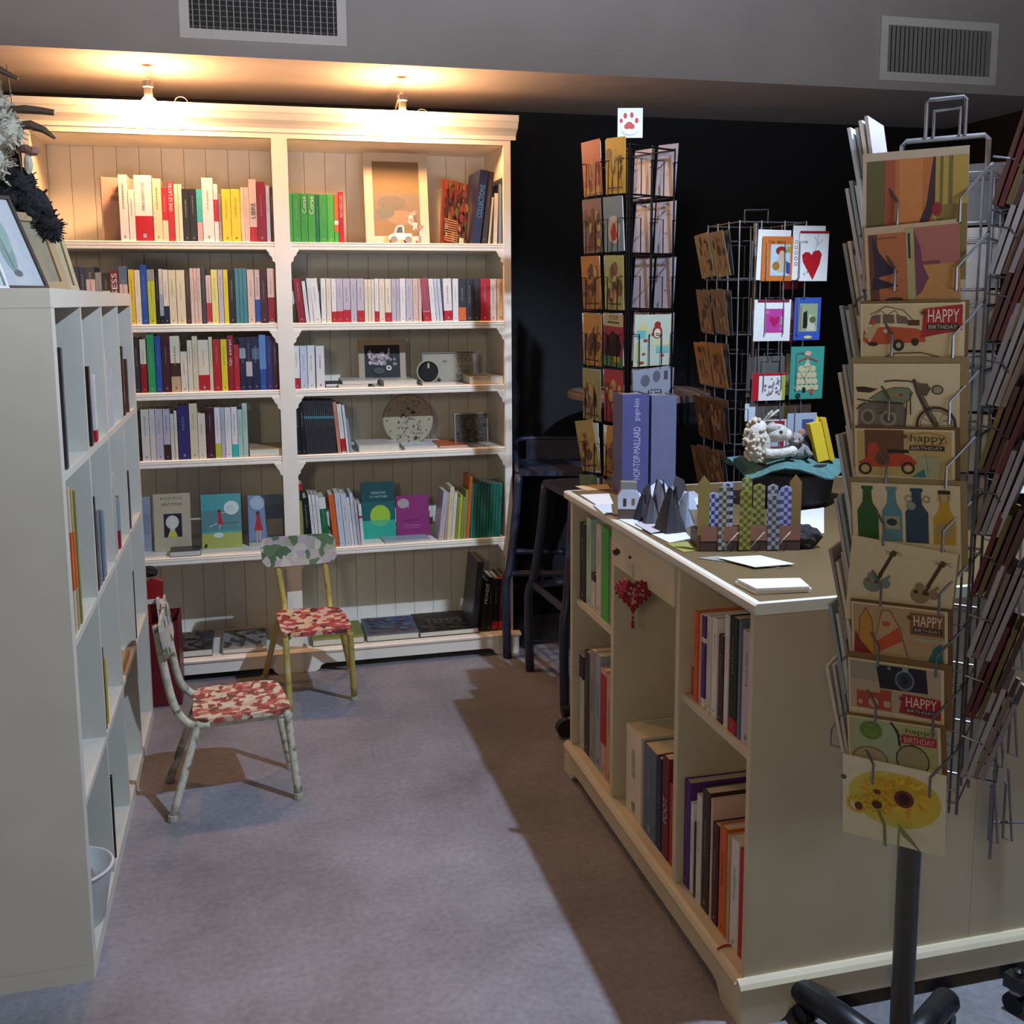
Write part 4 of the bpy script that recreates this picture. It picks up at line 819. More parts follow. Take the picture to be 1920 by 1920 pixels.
# ---- counter books: x = CX face, spine facing -x. px given as (xleft, xright, ytop) ; near = right
def crow(entries, zb, where, group, bay, xin=.02):
    X = CX+xin; k = 0; pL, pR, yfar, ynear = bay
    def mpx(y):
        d = Vector((X, y, zb))-Vector((0, 0, CH)); return CPX+CF*d.dot(AR)/d.dot(AF)
    for en in entries:
        a, b_, yt, col = en[:4]; o = en[4] if len(en) > 4 else {}
        # intersect with face plane using a mid height to get y
        yy = o.get('yb'); 
        pa = None
        # find y positions by matching pixel x at shelf height zb
        def ysolve(u):
            lo, hi = 1.6, 3.1
            for _ in range(40):
                mid = (lo+hi)/2; d = Vector((X, mid, zb))-Vector((0, 0, CH)); px = CPX+CF*d.dot(AR)/d.dot(AF)
                if px > u: lo = mid
                else: hi = mid
            return mid
        mF, mN = mpx(yfar), mpx(ynear); cv = lambda u: mF+(u-pL)/(pR-pL)*(mN-mF); ya, yb = ysolve(cv(a)), ysolve(cv(b_)); w = max(.004, ya-yb-.0008)
        h = onX(X, a, yt).z-zb
        lab = ' '.join(f"{'tall' if h > .3 else ''} {'thick' if w > .035 else ('slim' if w < .015 else '')} {o.get('cn', col)} book{' '+o['d'] if o.get('d') else ''}, {ORD[k]} from left, {where}".split())
        book((X, ya, zb+.0004), w, h, o.get('depth', .2), col, o.get('bands', ()), rz=-math.pi/2, label=lab, group=group, text=o.get('text'), mat=PAPER)
        k += 1
crow([(1098,1107,985,'brown'), (1109,1117,975,'mint'), (1118,1124,1080,'brown',dict(bands=[(.0,.8,'offwhite')])), (1126,1134,985,'offwhite'), (1136,1147,990,'brightgreen'), (1149,1153,1010,'grey'), (1155,1161,1030,'darkgreen')], .5635, 'upper far bay of the counter', 'books in the upper far bay of the counter', (1096, 1162, D4, D3+.011))
crow([(1101,1108,1240,'offwhite',dict(bands=[(.75,1,'brown')])), (1110,1118,1232,'charcoal'), (1119,1128,1228,'grey'), (1129,1138,1235,'greyblue'), (1139,1148,1262,'rose',dict(bands=[(.3,.95,'red')])), (1149,1158,1275,'tan'), (1159,1165,1290,'salmon')], .0965, 'lower far bay of the counter', 'books in the lower far bay of the counter', (1099, 1166, D4, D3+.011))
crow([(1182,1208,1362,'ivory'), (1212,1234,1395,'slate'), (1236,1243,1420,'navy'), (1245,1256,1415,'darkred',dict(text=('FOOT', .35, .6, 'offwhite'))), (1258,1273,1470,'red')], .0965, 'middle bay of the counter', 'books in the middle bay of the counter', (1168, 1275, D3-.011, D2+.011))
crow([(1303,1309,1145,'orange'), (1312,1316,1150,'rose'), (1317,1323,1150,'white',dict(bands=[(.75,.99,'purple'),(.1,.7,'purple')])), (1326,1334,1152,'offwhite'), (1336,1345,1155,'white'), (1348,1357,1188,'brown'), (1359,1366,1150,'white'), (1368,1382,1152,'black',dict(bands=[(.0,.13,'red')])), (1384,1390,1160,'slate'), (1392,1409,1178,'lilac'), (1411,1419,1180,'ivory',dict(bands=[(.02,.1,'yellow')]))], .5635, 'upper near bay of the counter', 'books in the upper near bay of the counter', (1288, 1421, D2-.011, D1+.004))
crow([(1285,1296,1460,'violet'), (1298,1304,1505,'white'), (1305,1309,1545,'charcoal'), (1310,1319,1490,'white'), (1321,1335,1478,'brown',dict(depth=.3)), (1337,1341,1500,'pink'), (1342,1353,1545,'maroon',dict(depth=.27)), (1356,1369,1550,'orange',dict(depth=.25)), (1371,1377,1570,'tan'), (1379,1394,1575,'white',dict(depth=.22)), (1396,1420,1598,'red',dict(depth=.2))], .0965, 'lower near bay of the counter', 'books in the lower near bay of the counter', (1283, 1421, D2-.011, D1+.004))
M().box(0, .05, -.02, .02, 0, .062, srgb('#c8552c')).obj('orange_box', PLAST, loc=(CX+.03, D2-.04, .5635), label='small bright orange box in upper near bay of the counter', category='box')
rb = M(); rb.tube([onZ(.0985, 1345+i*4.5, 1780-8*math.sin(i*math.pi/9)) for i in range(9)], .0022, srgb('#b0301c'), 5); 
rb.obj('red_ribbon', CLOTH, label='thin red ribbon lying on the counter base before the books', category='ribbon')

# ---- things on the countertop
Z0 = CHh+.0012
def sheet(corners, col, label, z=Z0, t=.0012, name='paper_sheet', cat='paper', curl=0, items=None):
    P = [onZ(z, *c) for c in corners]; cen = sum(P, Vector())/4; mb = M()
    q = [p-cen for p in P]
    top = [Vector((p.x, p.y, t+(curl if i == 0 else 0))) for i, p in enumerate(q)]; bot = [Vector((p.x, p.y, (curl if i == 0 else 0))) for i, p in enumerate(q)]
    mb.mesh(top+bot, [(0,1,2,3), (7,6,5,4), (0,4,5,1), (1,5,6,2), (2,6,7,3), (3,7,4,0)], C(col))
    return mb.obj(name, PAPER, loc=tuple(cen), label=label, category=cat)
sheet([(1345,1046),(1415,1064),(1490,1058),(1425,1042)], 'white', 'white paper sheet lying before the patterned paper tower', z=Z0+.004)
sheet([(1308,1047),(1330,1050),(1470,1066),(1345,1043)], 'grey', 'grey envelope under the white sheet before the patterned tower', z=Z0)
sheet([(1378,1096),(1416,1115),(1522,1110),(1505,1094)], 'white', 'lower white booklet at the near end of the countertop', z=Z0, t=.007, name='booklet', cat='booklet')
sheet([(1382,1090),(1418,1108),(1518,1104),(1500,1088)], 'white', 'upper white booklet at the near end of the countertop', z=Z0+.0078, t=.005, name='booklet', cat='booklet')
sheet([(1088,928),(1120,948),(1150,945),(1142,926)], 'white', 'white leaflet beside the paper house on the far countertop')
sheet([(1112,947),(1132,964),(1148,962),(1146,945)], 'iceblue', 'pale blue leaflet just in front of the paper house', z=Z0+.002)
sheet([(1078,912),(1098,920),(1145,917),(1138,908)], 'tan', 'tan patterned card flat at the far corner of the countertop')
sheet([(1152,970),(1202,994),(1240,980),(1200,966)], 'white', 'white torn paper on the counter edge before dark paper tents')
sheet([(1190,982),(1220,1000),(1262,992),(1225,972)], 'lilac', 'lilac-white leaflet by the counter edge under the dark tents', z=Z0+.003)
sheet([(1222,1002),(1255,1018),(1296,1010),(1285,998)], 'white', 'white leaflet between dark tents and patterned paper tower')
sheet([(1250,1020),(1282,1036),(1310,1032),(1290,1016)], 'olive', 'greenish leaflet at the counter edge before patterned tower')
sheet([(1488,960),(1500,1004),(1545,1000),(1545,952)], 'white', 'large white sheet behind the patterned tower on the right')
sheet([(1420,1005),(1440,1020),(1500,1015),(1490,1000)], 'olive', 'olive green card behind the base of the patterned tower')
sheet([(1835,1078),(1850,1096),(1915,1094),(1905,1074)], 'white', 'white paper on the countertop right of the big card rack')
sheet([(1870,900),(1880,925),(1925,925),(1915,900)], 'white', 'white paper on the countertop at the far right edge')
for k in range(7):
    u = 1205+k*22; v = 925+(k % 3)*10
    sheet([(u,v),(u+14,v+12),(u+44,v+8),(u+30,v-4)], ['white','iceblue','white','lilac','white','iceblue','white'][k], ['white','pale blue','white','lilac','white','pale blue','white'][k]+f' loose paper, {ORD[k]} from left among papers between dark tents and tower', z=Z0+.0035+.0016*k)
# paper house
hp = onZ(Z0, 1165, 972); e = empty('paper_house', (hp.x+.02, hp.y, Z0), rz=R(-20), label='small paper house, white above and brown below, on the countertop', category='ornament')
M().box(-.028,.028,-.02,.02,0,.028,srgb('#4a3a34')).obj('base', PAPER, e)
M().prism([(-.028,.028),(.028,.028),(.028,.062),(.018,.078),(-.018,.078),(-.028,.062)], 'y', -.02, .02, srgb('#b5b8c8')).obj('walls', PAPER, e)
M().box(-.021,.021,-.014,.014,.0785,.098,srgb('#77756f')).obj('roof', PAPER, e)
M().box(-.014,-.006,-.0212,-.0204,.036,.056,srgb('#2c2c34')).box(.008,.016,-.0212,-.0204,.04,.056,srgb('#6a5a34')).obj('window', PAPER, e)
# dark paper tents
for k, (u, v, hgt, rz, w) in enumerate(((1195,978,.070,.3,.055), (1213,986,.082,-.2,.058), (1248,1000,.115,.15,.085), (1275,990,.09,.5,.05), (1228,968,.10,-.5,.07), (1205,955,.07,.6,.05))):
    p = onZ(Z0, u, v); mb = M(); dkc = [srgb('#33313a'), srgb('#4a474e'), srgb('#2a282e'), srgb('#8b95a8'), srgb('#5a5660'), srgb('#3c3a42')][k]
    n = 8; ring = []; 
    for i in range(n):
        a = 2*math.pi*i/n; r0 = w*(.5 if i % 2 else .38); ring.append((r0*math.cos(a), r0*math.sin(a), 0))
    apex = [(x*.42+.004*math.sin(5*i), y*.25+(.006 if i % 2 else -.006), hgt*((1, .8, .95, .72)[i % 4])) for i, (x, y, _) in enumerate(ring)]
    mb.mesh(ring+apex, [(i, (i+1)%n, n+(i+1)%n, n+i) for i in range(n)]+[tuple(range(n))[::-1], tuple(range(n, 2*n))], dkc)
    mb.obj('paper_cone', PAPER, loc=(p.x+.02, p.y+.02, Z0), rz=rz, label=['short dark pleated paper cone behind the white paper house','charcoal pleated paper cone beside the shortest one','tallest black folded paper cone nearest the patterned tower','pale blue-grey pleated paper cone touching the tower','grey pleated paper cone in the back row','small dark paper cone at the back beside the blue binders'][k], category='ornament')
for k, (u, v, cl, h_) in enumerate(((1188,958,'#b9bfd0',.045),(1222,948,'#c9cdd8',.06),(1255,962,'#8f96a8',.07),(1278,978,'#55535c',.06),(1236,936,'#d2d4dc',.05),(1268,945,'#3c3a42',.075),(1284,958,'#a9afc0',.05))):
    p = onZ(Z0, u, v); w_ = .030; fd = M()
    fd.mesh([(-w_,-.018,0),(w_*.8,-.022,0),(w_*.3,0,h_),(-w_*.5,.002,h_*.86),(-w_*.8,.020,0),(w_,.017,0)], [(0,1,2,3),(5,4,3,2),(0,3,4),(1,5,2)], srgb(cl))
    fd.obj('folded_paper', PAPER, loc=(p.x+.02, p.y+.03, Z0), rz=.5*k, label=['pale blue','silvery','grey-blue','charcoal','whitish','black','light steel-blue'][k]+f' folded paper tent, {ORD[k]} from the paper house, among the pleated cones', category='paper', group='folded papers among the pleated cones')
# patterned paper tower: brown tray with standing patterned strips
tp = onZ(Z0, 1395, 1035); e = empty('paper_castle', (tp.x+.03, tp.y+.06, Z0), rz=R(-12), label='brown tray of tall checkered paper strips standing on the countertop', category='ornament')
TW = .115
M().box(-TW,TW,-.055,-.052,0,.036,srgb('#3b2a24')).box(-TW,TW,.052,.055,0,.036,srgb('#3b2a24')).box(-TW,-TW+.003,-.052,.052,0,.036,srgb('#3b2a24')).box(TW-.003,TW,-.052,.052,0,.036,srgb('#3b2a24')).box(-TW+.003,TW-.003,-.052,.052,0,.002,srgb('#3b2a24')).obj('tray', PAPER, e)
M().box(-TW,TW,-.0562,-.0554,.036-.012,.058,srgb('#7b5343')).obj('brown_band', PAPER, e)
rr = random.Random(5)
strips = [(-.108,-.050,.155,'#7c6a34','#4e4426'), (-.082,-.030,.125,'#9a9fc4','#2f3a6a'), (-.062,-.056,.145,'#8d8c7e','#3c3c3a'), (-.036,.02,.14,'#9aa0c6','#20264c'), (-.014,-.058,.135,'#7f7a2e','#4c4a1e'), (.012,.03,.15,'#8f9050','#55582a'), (.030,-.010,.140,'#8f8f48','#54562a'), (.052,-.058,.125,'#85868c','#3b3c46'), (.068,.01,.135,'#8e9096','#40424e'), (.084,-.040,.140,'#8d8fb4','#3e4170'), (.100,.03,.12,'#8f92b8','#4a4d7c'), (.112,-.02,.15,'#7c6434','#54421f')]
for k, (x, y, h, c1, c2) in enumerate(strips):
    mb = M(); a, b_ = srgb(c1), srgb(c2); sw = .027; n = int(h/.009)
    for j in range(n):
        z0 = h*j/n; z1 = h*(j+1)/n
        for i in range(3):
            x0 = -sw/2+sw*i/3; x1 = x0+sw/3; mb.face([(x0,0,z0),(x1,0,z0),(x1,0,z1),(x0,0,z1)], b_ if (i+j) % 2 and 0 < k < 11 else a)
    mb.mesh([(-sw/2,.0008,0),(sw/2,.0008,0),(sw/2,.0008,h),(-sw/2,.0008,h),(-sw/2,0,h),(sw/2,0,h),(0,.0004,h+(.018 if k in (0, 11) else .006))], [(3,2,1,0),(4,5,6),(3,6,2)], a)
    mb.obj('paper_strip', PAPER, e, loc=(x, y, .003), rz=rr.uniform(-.25, .25))
for k in range(3):
    M().tube(curve([(-.06+.06*k,-.06,.01),(-.05+.06*k,-.075,.03),(-.03+.06*k,-.062,.045)],4), .0012, srgb('#b9b29c'), 4).obj('twine', CLOTH, e)
# crumpled grey bag to the right of the tower
bp_ = onZ(Z0, 1522, 1032); mb = M(); rr = random.Random(9)
mb.ell((0, 0, .026), (.036, .026, .026), srgb('#2c2b2c'), 12, 8, .2); mb.obj('crumpled_bag', CLOTH, loc=(bp_.x, bp_.y+.03, Z0), label='crumpled dark grey bag at the right foot of the patterned strips', category='bag')
# blue binders behind
for k, (u0, u1, yt, cc_, lb) in enumerate(((1166,1214,740,'#4a4a78','blue-violet binder with white upright lettering behind the black spinner cards'), (1220,1265,742,'#62627e','grey-violet binder right of the lettered binder'))):
    a = onY(2.83, u0, 905); b_ = onY(2.83, u1, 905); w = b_.x-a.x; h = onY(2.83, u0, yt).z-Z0
    mb = M(); cc2 = srgb(cc_); mb.box(0, w, 0, .003, 0, h, cc2).box(0, .003, .003, .10, 0, h, cc2).box(w-.003, w, .003, .10, 0, h, cc2)
    o = mb.obj('binder', PLAST, loc=(a.x, 2.83, Z0), rz=R(-4), label=lb, category='binder', group='violet binders on the countertop')
    M().box(.004, w-.004, .004, .095, .003, h-.004, srgb('#6e6c72')).obj('pages', PAPER, o)
    if k == 0:
        q = M()
        for txt, z0, z1 in (('HOP-TOP-MAILLARD', .16, .68), ('gogo-kiss', .74, .96)):
            vs, fs = text_shape(txt); q.mesh([(w*(.68-.26*y), -.0006, h*(z0+(z1-z0)*x)) for x, y in vs], fs, srgb('#a9a8c4'))
        q.obj('spine_title', PLAST, o)
# plush basket group
bb = (1.47, 2.62)
e = empty('dark_basket', (bb[0], bb[1], Z0), label='dark round basket under the teal cloth on the countertop', category='basket')
M().lathe([(.001,0),(.10,0),(.115,.02),(.125,.09),(.120,.095),(.105,.02),(.001,.012)], (0,0,0), srgb('#26252b'), 24).obj('body', CLOTH, e)
M().lathe([(.060,.096),(.115,.098),(.112,.118),(.05,.125)], (0,0,0), srgb('#232226'), 24).obj('rim_cushion', CLOTH, e)
mb = M(); rr = random.Random(31); NR = 30; rings = []
for j in range(6):
    t = j/5; ring = []
    for i in range(NR):
        a = 2*math.pi*i/NR; rad = (.03+.125*t)*(1+.10*math.sin(3*a+1)*t); z = .131+.004*math.sin(5*a)*t-(.030*t**2)*(1+.6*math.sin(4*a))
        ring.append((rad*1.12*math.cos(a), rad*math.sin(a), max(z, .05)+.0))
    rings += ring
fs = [(j*NR+i, j*NR+(i+1)%NR, (j+1)*NR+(i+1)%NR, (j+1)*NR+i) for j in range(5) for i in range(NR)]+[tuple(range(NR))[::-1]]
k0 = len(rings); mb.mesh(rings+[(x, y, z-.003) for x, y, z in rings], fs+[tuple(k0+q for q in f_[::-1]) for f_ in fs], srgb('#4d7674'))
mb.obj('teal_cloth', CLOTH, loc=(bb[0], bb[1], Z0+.003), smooth=True, label='teal felt cloth spread over the dark basket like a wavy plate', category='cloth')
ZB = Z0+.142
# white lamb plush
e = empty('plush_lamb', (bb[0]-.105, bb[1]-.045, ZB-.01), rz=R(-10), label='white plush lamb with woolly back leaning at the left of the teal cloth', category='plush toy')
wl = srgb('#bdb9b0')
body = M(); body.ell((-.015,0,.05), (.035,.032,.058), wl, 16, 12, .06); body.obj('body', CLOTH, e, smooth=True)
cu = M(); rr = random.Random(8)
for _ in range(90):
    a = rr.uniform(1.2, 5.1); z = rr.uniform(.0, .115); r_ = .036*math.sqrt(max(0, 1-((z-.05)/.066)**2)); cu.ell((-.018+r_*math.cos(a), r_*.95*math.sin(a), z), (.0055,)*3, srgb('#c9bfa8'), 6, 4)
cu.obj('wool_curls', CLOTH, e, kind='stuff')
hd = M(); hd.ell((.032,-.01,.075), (.034,.026,.026), wl, 14, 10); hd.ell((.060,-.014,.070), (.016,.018,.017), srgb('#c6c2ba'), 12, 8); hd.obj('head', CLOTH, e, smooth=True)
M().ell((.018,-.028,.092), (.022,.006,.010), srgb('#a5a19a'), 10, 6).ell((.016,.016,.096), (.022,.006,.010), srgb('#a5a19a'), 10, 6).obj('ear', CLOTH, e)
M().ell((.036,-.034,.080), (.006,.003,.006), srgb('#3c3836'), 8, 6).ell((.074,-.018,.073), (.004,.006,.004), srgb('#5c5450'), 8, 6).obj('eye_and_nose', PLAST, e)
for y_, z_ in ((-.03,.022), (.012,.018)): M().tube(curve([(-.005,y_,z_),(.035,y_-.005,z_),(.065,y_-.008,z_+.006)],4), .013, wl, 10, rs=None).ell((.068,y_-.008,z_+.006), (.015,.015,.015), srgb('#c9c5be'), 10, 7).obj('leg', CLOTH, e, smooth=True)
tf = M()
for k in range(6): tf.tube([(-.0,0,.11),(.008+.007*k,-.01+.004*k,.128+.004*(k%3))], .0035, wl, 5)
tf.obj('head_tuft', CLOTH, e)
# grey mouse plush
e = empty('plush_mouse', (bb[0]-.005, bb[1]-.05, ZB-.012), rz=R(-20), label='small grey plush mouse between the lamb and the yellow box', category='plush toy')
gy = srgb('#7d7c7e')
M().ell((0,0,.022), (.036,.026,.024), gy, 14, 10).obj('body', CLOTH, e, smooth=True)
M().ell((-.008,-.018,.058), (.022,.020,.019), srgb('#8a8684'), 14, 10).ell((-.010,-.038,.053), (.008,.008,.006), srgb('#9a948e'), 10, 7).obj('head', CLOTH, e, smooth=True)
for s in (-1, 1): M().ell((-.008+s*.017,-.012,.076), (.011,.004,.011), srgb('#a2705f'), 12, 8).obj('ear', CLOTH, e, smooth=True)
for s in (-1, 1): M().ell((-.009+s*.008,-.036,.062), (.0022,.0022,.0026), BLK, 8, 6).obj('eye', PLAST, e)
for s in (-1, 1): M().tube([(s*.02,-.015,.03),(s*.03,-.045,.018)], .007, gy, 8).obj('arm', CLOTH, e, smooth=True)
M().ell((0,0,0),(.02,.02,.034),srgb('#1c1b1e'),12,9,.05).obj('black_pouch', CLOTH, loc=(bb[0]+.035,bb[1]-.04,ZB+.024), rot=(0,R(15),0), smooth=True, label='small black pouch between plush mouse and yellow box', category='pouch')
# yellow box
e = empty('yellow_box', (bb[0]+.065, bb[1]-.07, ZB-.014), rot=(R(-4), R(-13), R(-8)), label='tall bright yellow box standing tilted on the teal cloth', category='box')
yc = srgb('#c9ae2e'); M().box(-.022,.010,-.018,.018,0,.108,yc).obj('body', GLOSS, e); M().box(.012,.026,-.018,.018,-.004,.116,srgb('#b99c26')).obj('lid', GLOSS, e)
M().prism([(.0,.108),(.014,.108),(.008,.128)], 'y', -.002, .0, yc).obj('bow', GLOSS, e)

# ================================================================== CARD RACKS
def rack_local(loc, ex):
    ang = math.atan2(ex[1], ex[0]); return Matrix.Translation(Vector(loc)) @ RZ(ang), ang
SIL = srgb('#8d8d92'); BWI = srgb('#17171b')
def card(mat, x, y, z, w, h, tilt, roll, col, items, label, group, t=.0016, cat='greeting card', mm=None, name='greeting_card'):
    """card whose bottom-left corner is (x,y,z) in rack frame, facing -y; tilt about x, roll in plane"""
    m4 = mat @ T(x, y, z) @ RY(roll) @ RX(tilt)
    c = C(col); o = M().box(0, w, 0, t, 0, h, c).obj(name, mm or GLOSS, label=label, category=cat)
    if group: o['group'] = group
    o.matrix_world = m4
    if items: q = M(); draw(q, w, h, items, y0=-.0002); q.obj('print', mm or GLOSS, o)
    return o
def pocket(mb, mat, x0, x1, y0, y1, z, ht, r, col, frame=Matrix.Identity(4)):
    """V-fronted wire pocket: y0 rack plane, y1 outermost (negative)"""
    def W(*p): return frame @ Vector(p)
    xa, xb = x0+(x1-x0)*.22, x1-(x1-x0)*.22
    for s0, s1 in ((x0, xa), (x1, xb)):
        mb.tube([W(s0, y0, z+ht), W(s0, y1*.55+y0*.45, z+ht*.92), W(s1, y1, z+ht*.35), W(s1, y1, z-.004), W(s1, y0, z-.004)], r, col, 5)
    mb.tube([W(x0, y0, z-.004), W(x1, y0, z-.004)], r, col, 5)

# ---- main silver rack, front right
C1 = (1.109, 1.51, 0); EX = (.684, -.729); RM, ra = rack_local(C1, EX)
e = empty('card_rack', C1, rz=ra, label='silver wire card rack on a grey pole at front right', category='card rack')
hx, hy = .082, .058; ZB1, ZT1 = .60, 1.655
mb = M()
for sx in (-1, 1):
    for sy in (-1, 1):
        mb.tube([(sx*hx, sy*hy, ZB1), (sx*hx, sy*hy, ZT1)], .0026, SIL, 6); mb.tube([(sx*(hx-.012), sy*hy, ZB1), (sx*(hx-.012), sy*hy, ZT1)], .0022, SIL, 6)
mb.obj('upright_wires', METAL, e)
for zz in [ZB1+.02]+[ZB1+.12+i*.104 for i in range(9)]+[ZT1]:
    M().tube([(-hx,-hy,zz),(hx,-hy,zz),(hx,hy,zz),(-hx,hy,zz)], .0022, SIL, 6, True).obj('frame_ring', METAL, e)
M().tube([(-.066,0,ZT1),(-.066,0,ZT1+.055),(-.060,0,ZT1+.062),(.060,0,ZT1+.062),(.066,0,ZT1+.055),(.066,0,ZT1)], .0042, SIL, 8).obj('top_bracket', METAL, e)
M().tube([(-.030,0,ZT1+.062),(-.030,0,ZT1+.12),(-.026,0,ZT1+.125),(.026,0,ZT1+.125),(.030,0,ZT1+.12),(.030,0,ZT1+.062)], .0032, SIL, 8).tube([(-.018,0,ZT1+.062),(-.018,0,ZT1+.106),(.022,0,ZT1+.108),(.022,0,ZT1+.062)], .0028, SIL, 8).obj('carry_handle', METAL, e)
M().lathe([(.020,.07),(.020,.60),(.024,.60),(.024,.612),(.008,.615)], (0,0,0), srgb('#6b6764'), 24).obj('pole', PLAST, e, smooth=True)
M().lathe([(.011,.60),(.011,ZT1)], (0,0,0), SIL, 12).obj('inner_tube', METAL, e, smooth=True)
DKB = srgb('#191a20')
M().lathe([(.001,.045),(.045,.045),(.05,.055),(.042,.080),(.026,.092),(.001,.092)], (0,0,0), DKB, 20).obj('hub', PLAST, e, smooth=True)
base = Vector(C1)
legdirs = []
tip = onZ(.075, 1525, 1862)-base; legdirs.append(math.atan2(tip.y, tip.x))
for k in range(5):
    a = legdirs[0]-k*2*math.pi/5-ra; Lg = .235
    u = Vector((math.cos(a), math.sin(a), 0))
    lg = M().tube([u*.03+Vector((0,0,.072)), u*.14+Vector((0,0,.070)), u*Lg+Vector((0,0,.062))], .02, DKB, 10, rs=[.028,.026,.026]).ell(tuple(u*Lg+Vector((0,0,.062))), (.028,.028,.024), DKB, 12, 8).obj('leg', PLAST, e, smooth=True)
    w = u*(Lg-.005); p = Vector((-u.y, u.x, 0))
    cs = M()
    for s in (-1, 1):
        c0 = w+p*.012*s; cs.tube([c0-p*.006+Vector((0,0,.0205)), c0+p*.006+Vector((0,0,.0205))], .020, srgb('#0e0e10'), 14)
    cs.tube([w+Vector((0,0,.02)), w+Vector((0,0,.05))], .005, SIL, 8); cs.obj('caster', PLAST, lg)
# pocket wires
TZ = [ZB1+.045+i*.104 for i in range(10)]
for z in TZ: 
    mb = M(); pocket(mb, None, -hx, hx, -hy, -hy-.045, z, .085, .0024, SIL); mb.obj('front_pocket', METAL, e)
for i, z in enumerate(TZ[:]):
    for sg in (-1, 1):
        fr = RZ(math.pi/2*sg); mb = M(); pocket(mb, None, -hy, hy, -hx, -hx-.055, z+.02, .075, .0018, SIL, fr); mb.obj('left_pocket' if sg < 0 else 'right_pocket', METAL, e)
# front cards
def fcard(tl, tr, h, col, items, label, yl=-.098, tilt=R(5.5), hv=None, t=.0018, roll=None, grp='greeting cards on the front of the silver rack', env=None):
    n3 = RM.to_3x3() @ Vector((0, 1, 0)); yl = -.100; p0 = RM @ Vector((0, yl, 0)); inv = RM.inverted()
    a = inv @ onp(*tl, p0, n3); b_ = inv @ onp(*tr, p0, n3)
    w = math.hypot(b_.x-a.x, b_.z-a.z); rl = -math.atan2(b_.z-a.z, b_.x-a.x)
    m4 = RM @ T(a.x, a.y, a.z) @ RY(rl) @ RX(tilt)
    ce = C(col); o = M().box(0, w, 0, t, -h, 0, ce).obj('greeting_card', PAPER, label=label, category='greeting card', group=grp); o.matrix_world = m4
    q = M(); draw(q, w, hv or h, items, y0=-.0003, z1=0); q.obj('print', PAPER, o)
    if env:
        ec, dx, dz, el = env; oo = M().box(dx[0], w+dx[1], .003, .005, -h+dz, dz, C(ec)).obj('envelope', PAPER, label=el, category='envelope', group='kraft envelopes behind the cards'); oo.matrix_world = m4
    return o
def happy(x0, y0, x1, y1, bg, txt='HAPPY', tcol='#e8d4c8', sub='BIRTHDAY', subbg='#2c2420', starc='#3a2a24'):
    w, h = x1-x0, y1-y0; it = []
    if bg: it.append(('p', bg, [(x0+.02,y0+.03),(x1,y0),(x1,y1-.05),(x0+.1*w,y1),(x0,y0+.5*h)]))
    it += [('t', tcol, x0+.16*w, y0+.10*h, x1-.05*w, y0+.56*h, txt), ('r', subbg, x0+.14*w, y0+.62*h, x1-.06*w, y0+.84*h), ('t', '#c8b89c', x0+.18*w, y0+.66*h, x1-.10*w, y0+.80*h, sub)]
    sx, sy = x0+.04*w, y0+.22*h
    for k in range(3):
        a = k*math.pi/3+.3; it.append(('l', starc, .008, [(sx-.035*math.cos(a), sy-.06*math.sin(a)), (sx+.035*math.cos(a), sy+.06*math.sin(a))]))
    return it
KR = '#9a7a4c'; CRM = '#d5c8a4'
fcard((1618,289),(1818,272),.215,'#b8aa98',[('r','#5f5a38',.04,.06,1,.92),('r','#b0693a',.22,.06,.74,.92),('r','#bd7a44',.36,.06,.58,.80),('r','#9c4f38',.22,.06,.32,.8),('r','#a89048',.68,.06,1,.9),('r','#6d6236',.74,.06,.77,.6),('r','#6d6236',.82,.06,.86,.5),('r','#7a6c3a',.72,.40,1,.94),('p','#3a2a34',[(.62,.40),(.68,.06),(.70,.06),(.70,.42),(.56,.66),(.5,.62)]),('e','#8e2430',.72,.43,.045,.05),('p','#6b5a40',[(.04,.75),(.4,.68),(.6,.7),(.6,.94),(.04,.94)]),('e','#3c302c',.27,.92,.12,.05),('l','#5a4a30',.012,[(.6,.66),(.66,.9)]),('r','#9a8a4a',.78,.5,.9,1)], 'top orange abstract card with dark figure and yellow verticals', yl=-.090)
fcard((1620,428),(1797,410),.165,'#b8a084',[('r','#a8643c',.04,.10,.45,1),('r','#5c3a2a',.04,.10,.14,1),('p','#2e2238',[(.08,.10),(.16,.35),(.26,.52),(.36,.62),(.10,.68)]),('p','#2e2238',[(.08,.66),(.24,.74),(.36,.80),(.06,.84)]),('r','#a09a6c',.45,.05,.53,1),('r','#242838',.47,.12,.495,.45),('r','#a0625a',.54,.06,1,.55),('r','#b0804a',.54,.55,1,1),('p','#6a3a50',[(.54,.1),(.6,.3),(.62,.55),(.68,.72),(.6,.9),(.54,.96)]),('r','#74424a',.62,.50,.80,.55),('l','#3a2a30',.006,[(.14,.16),(.36,.16)]),('e','#3a2a26',.3,.98,.1,.03)], hv=0.12, label='abstract orange and violet card with pale vertical stripe', yl=-.096)
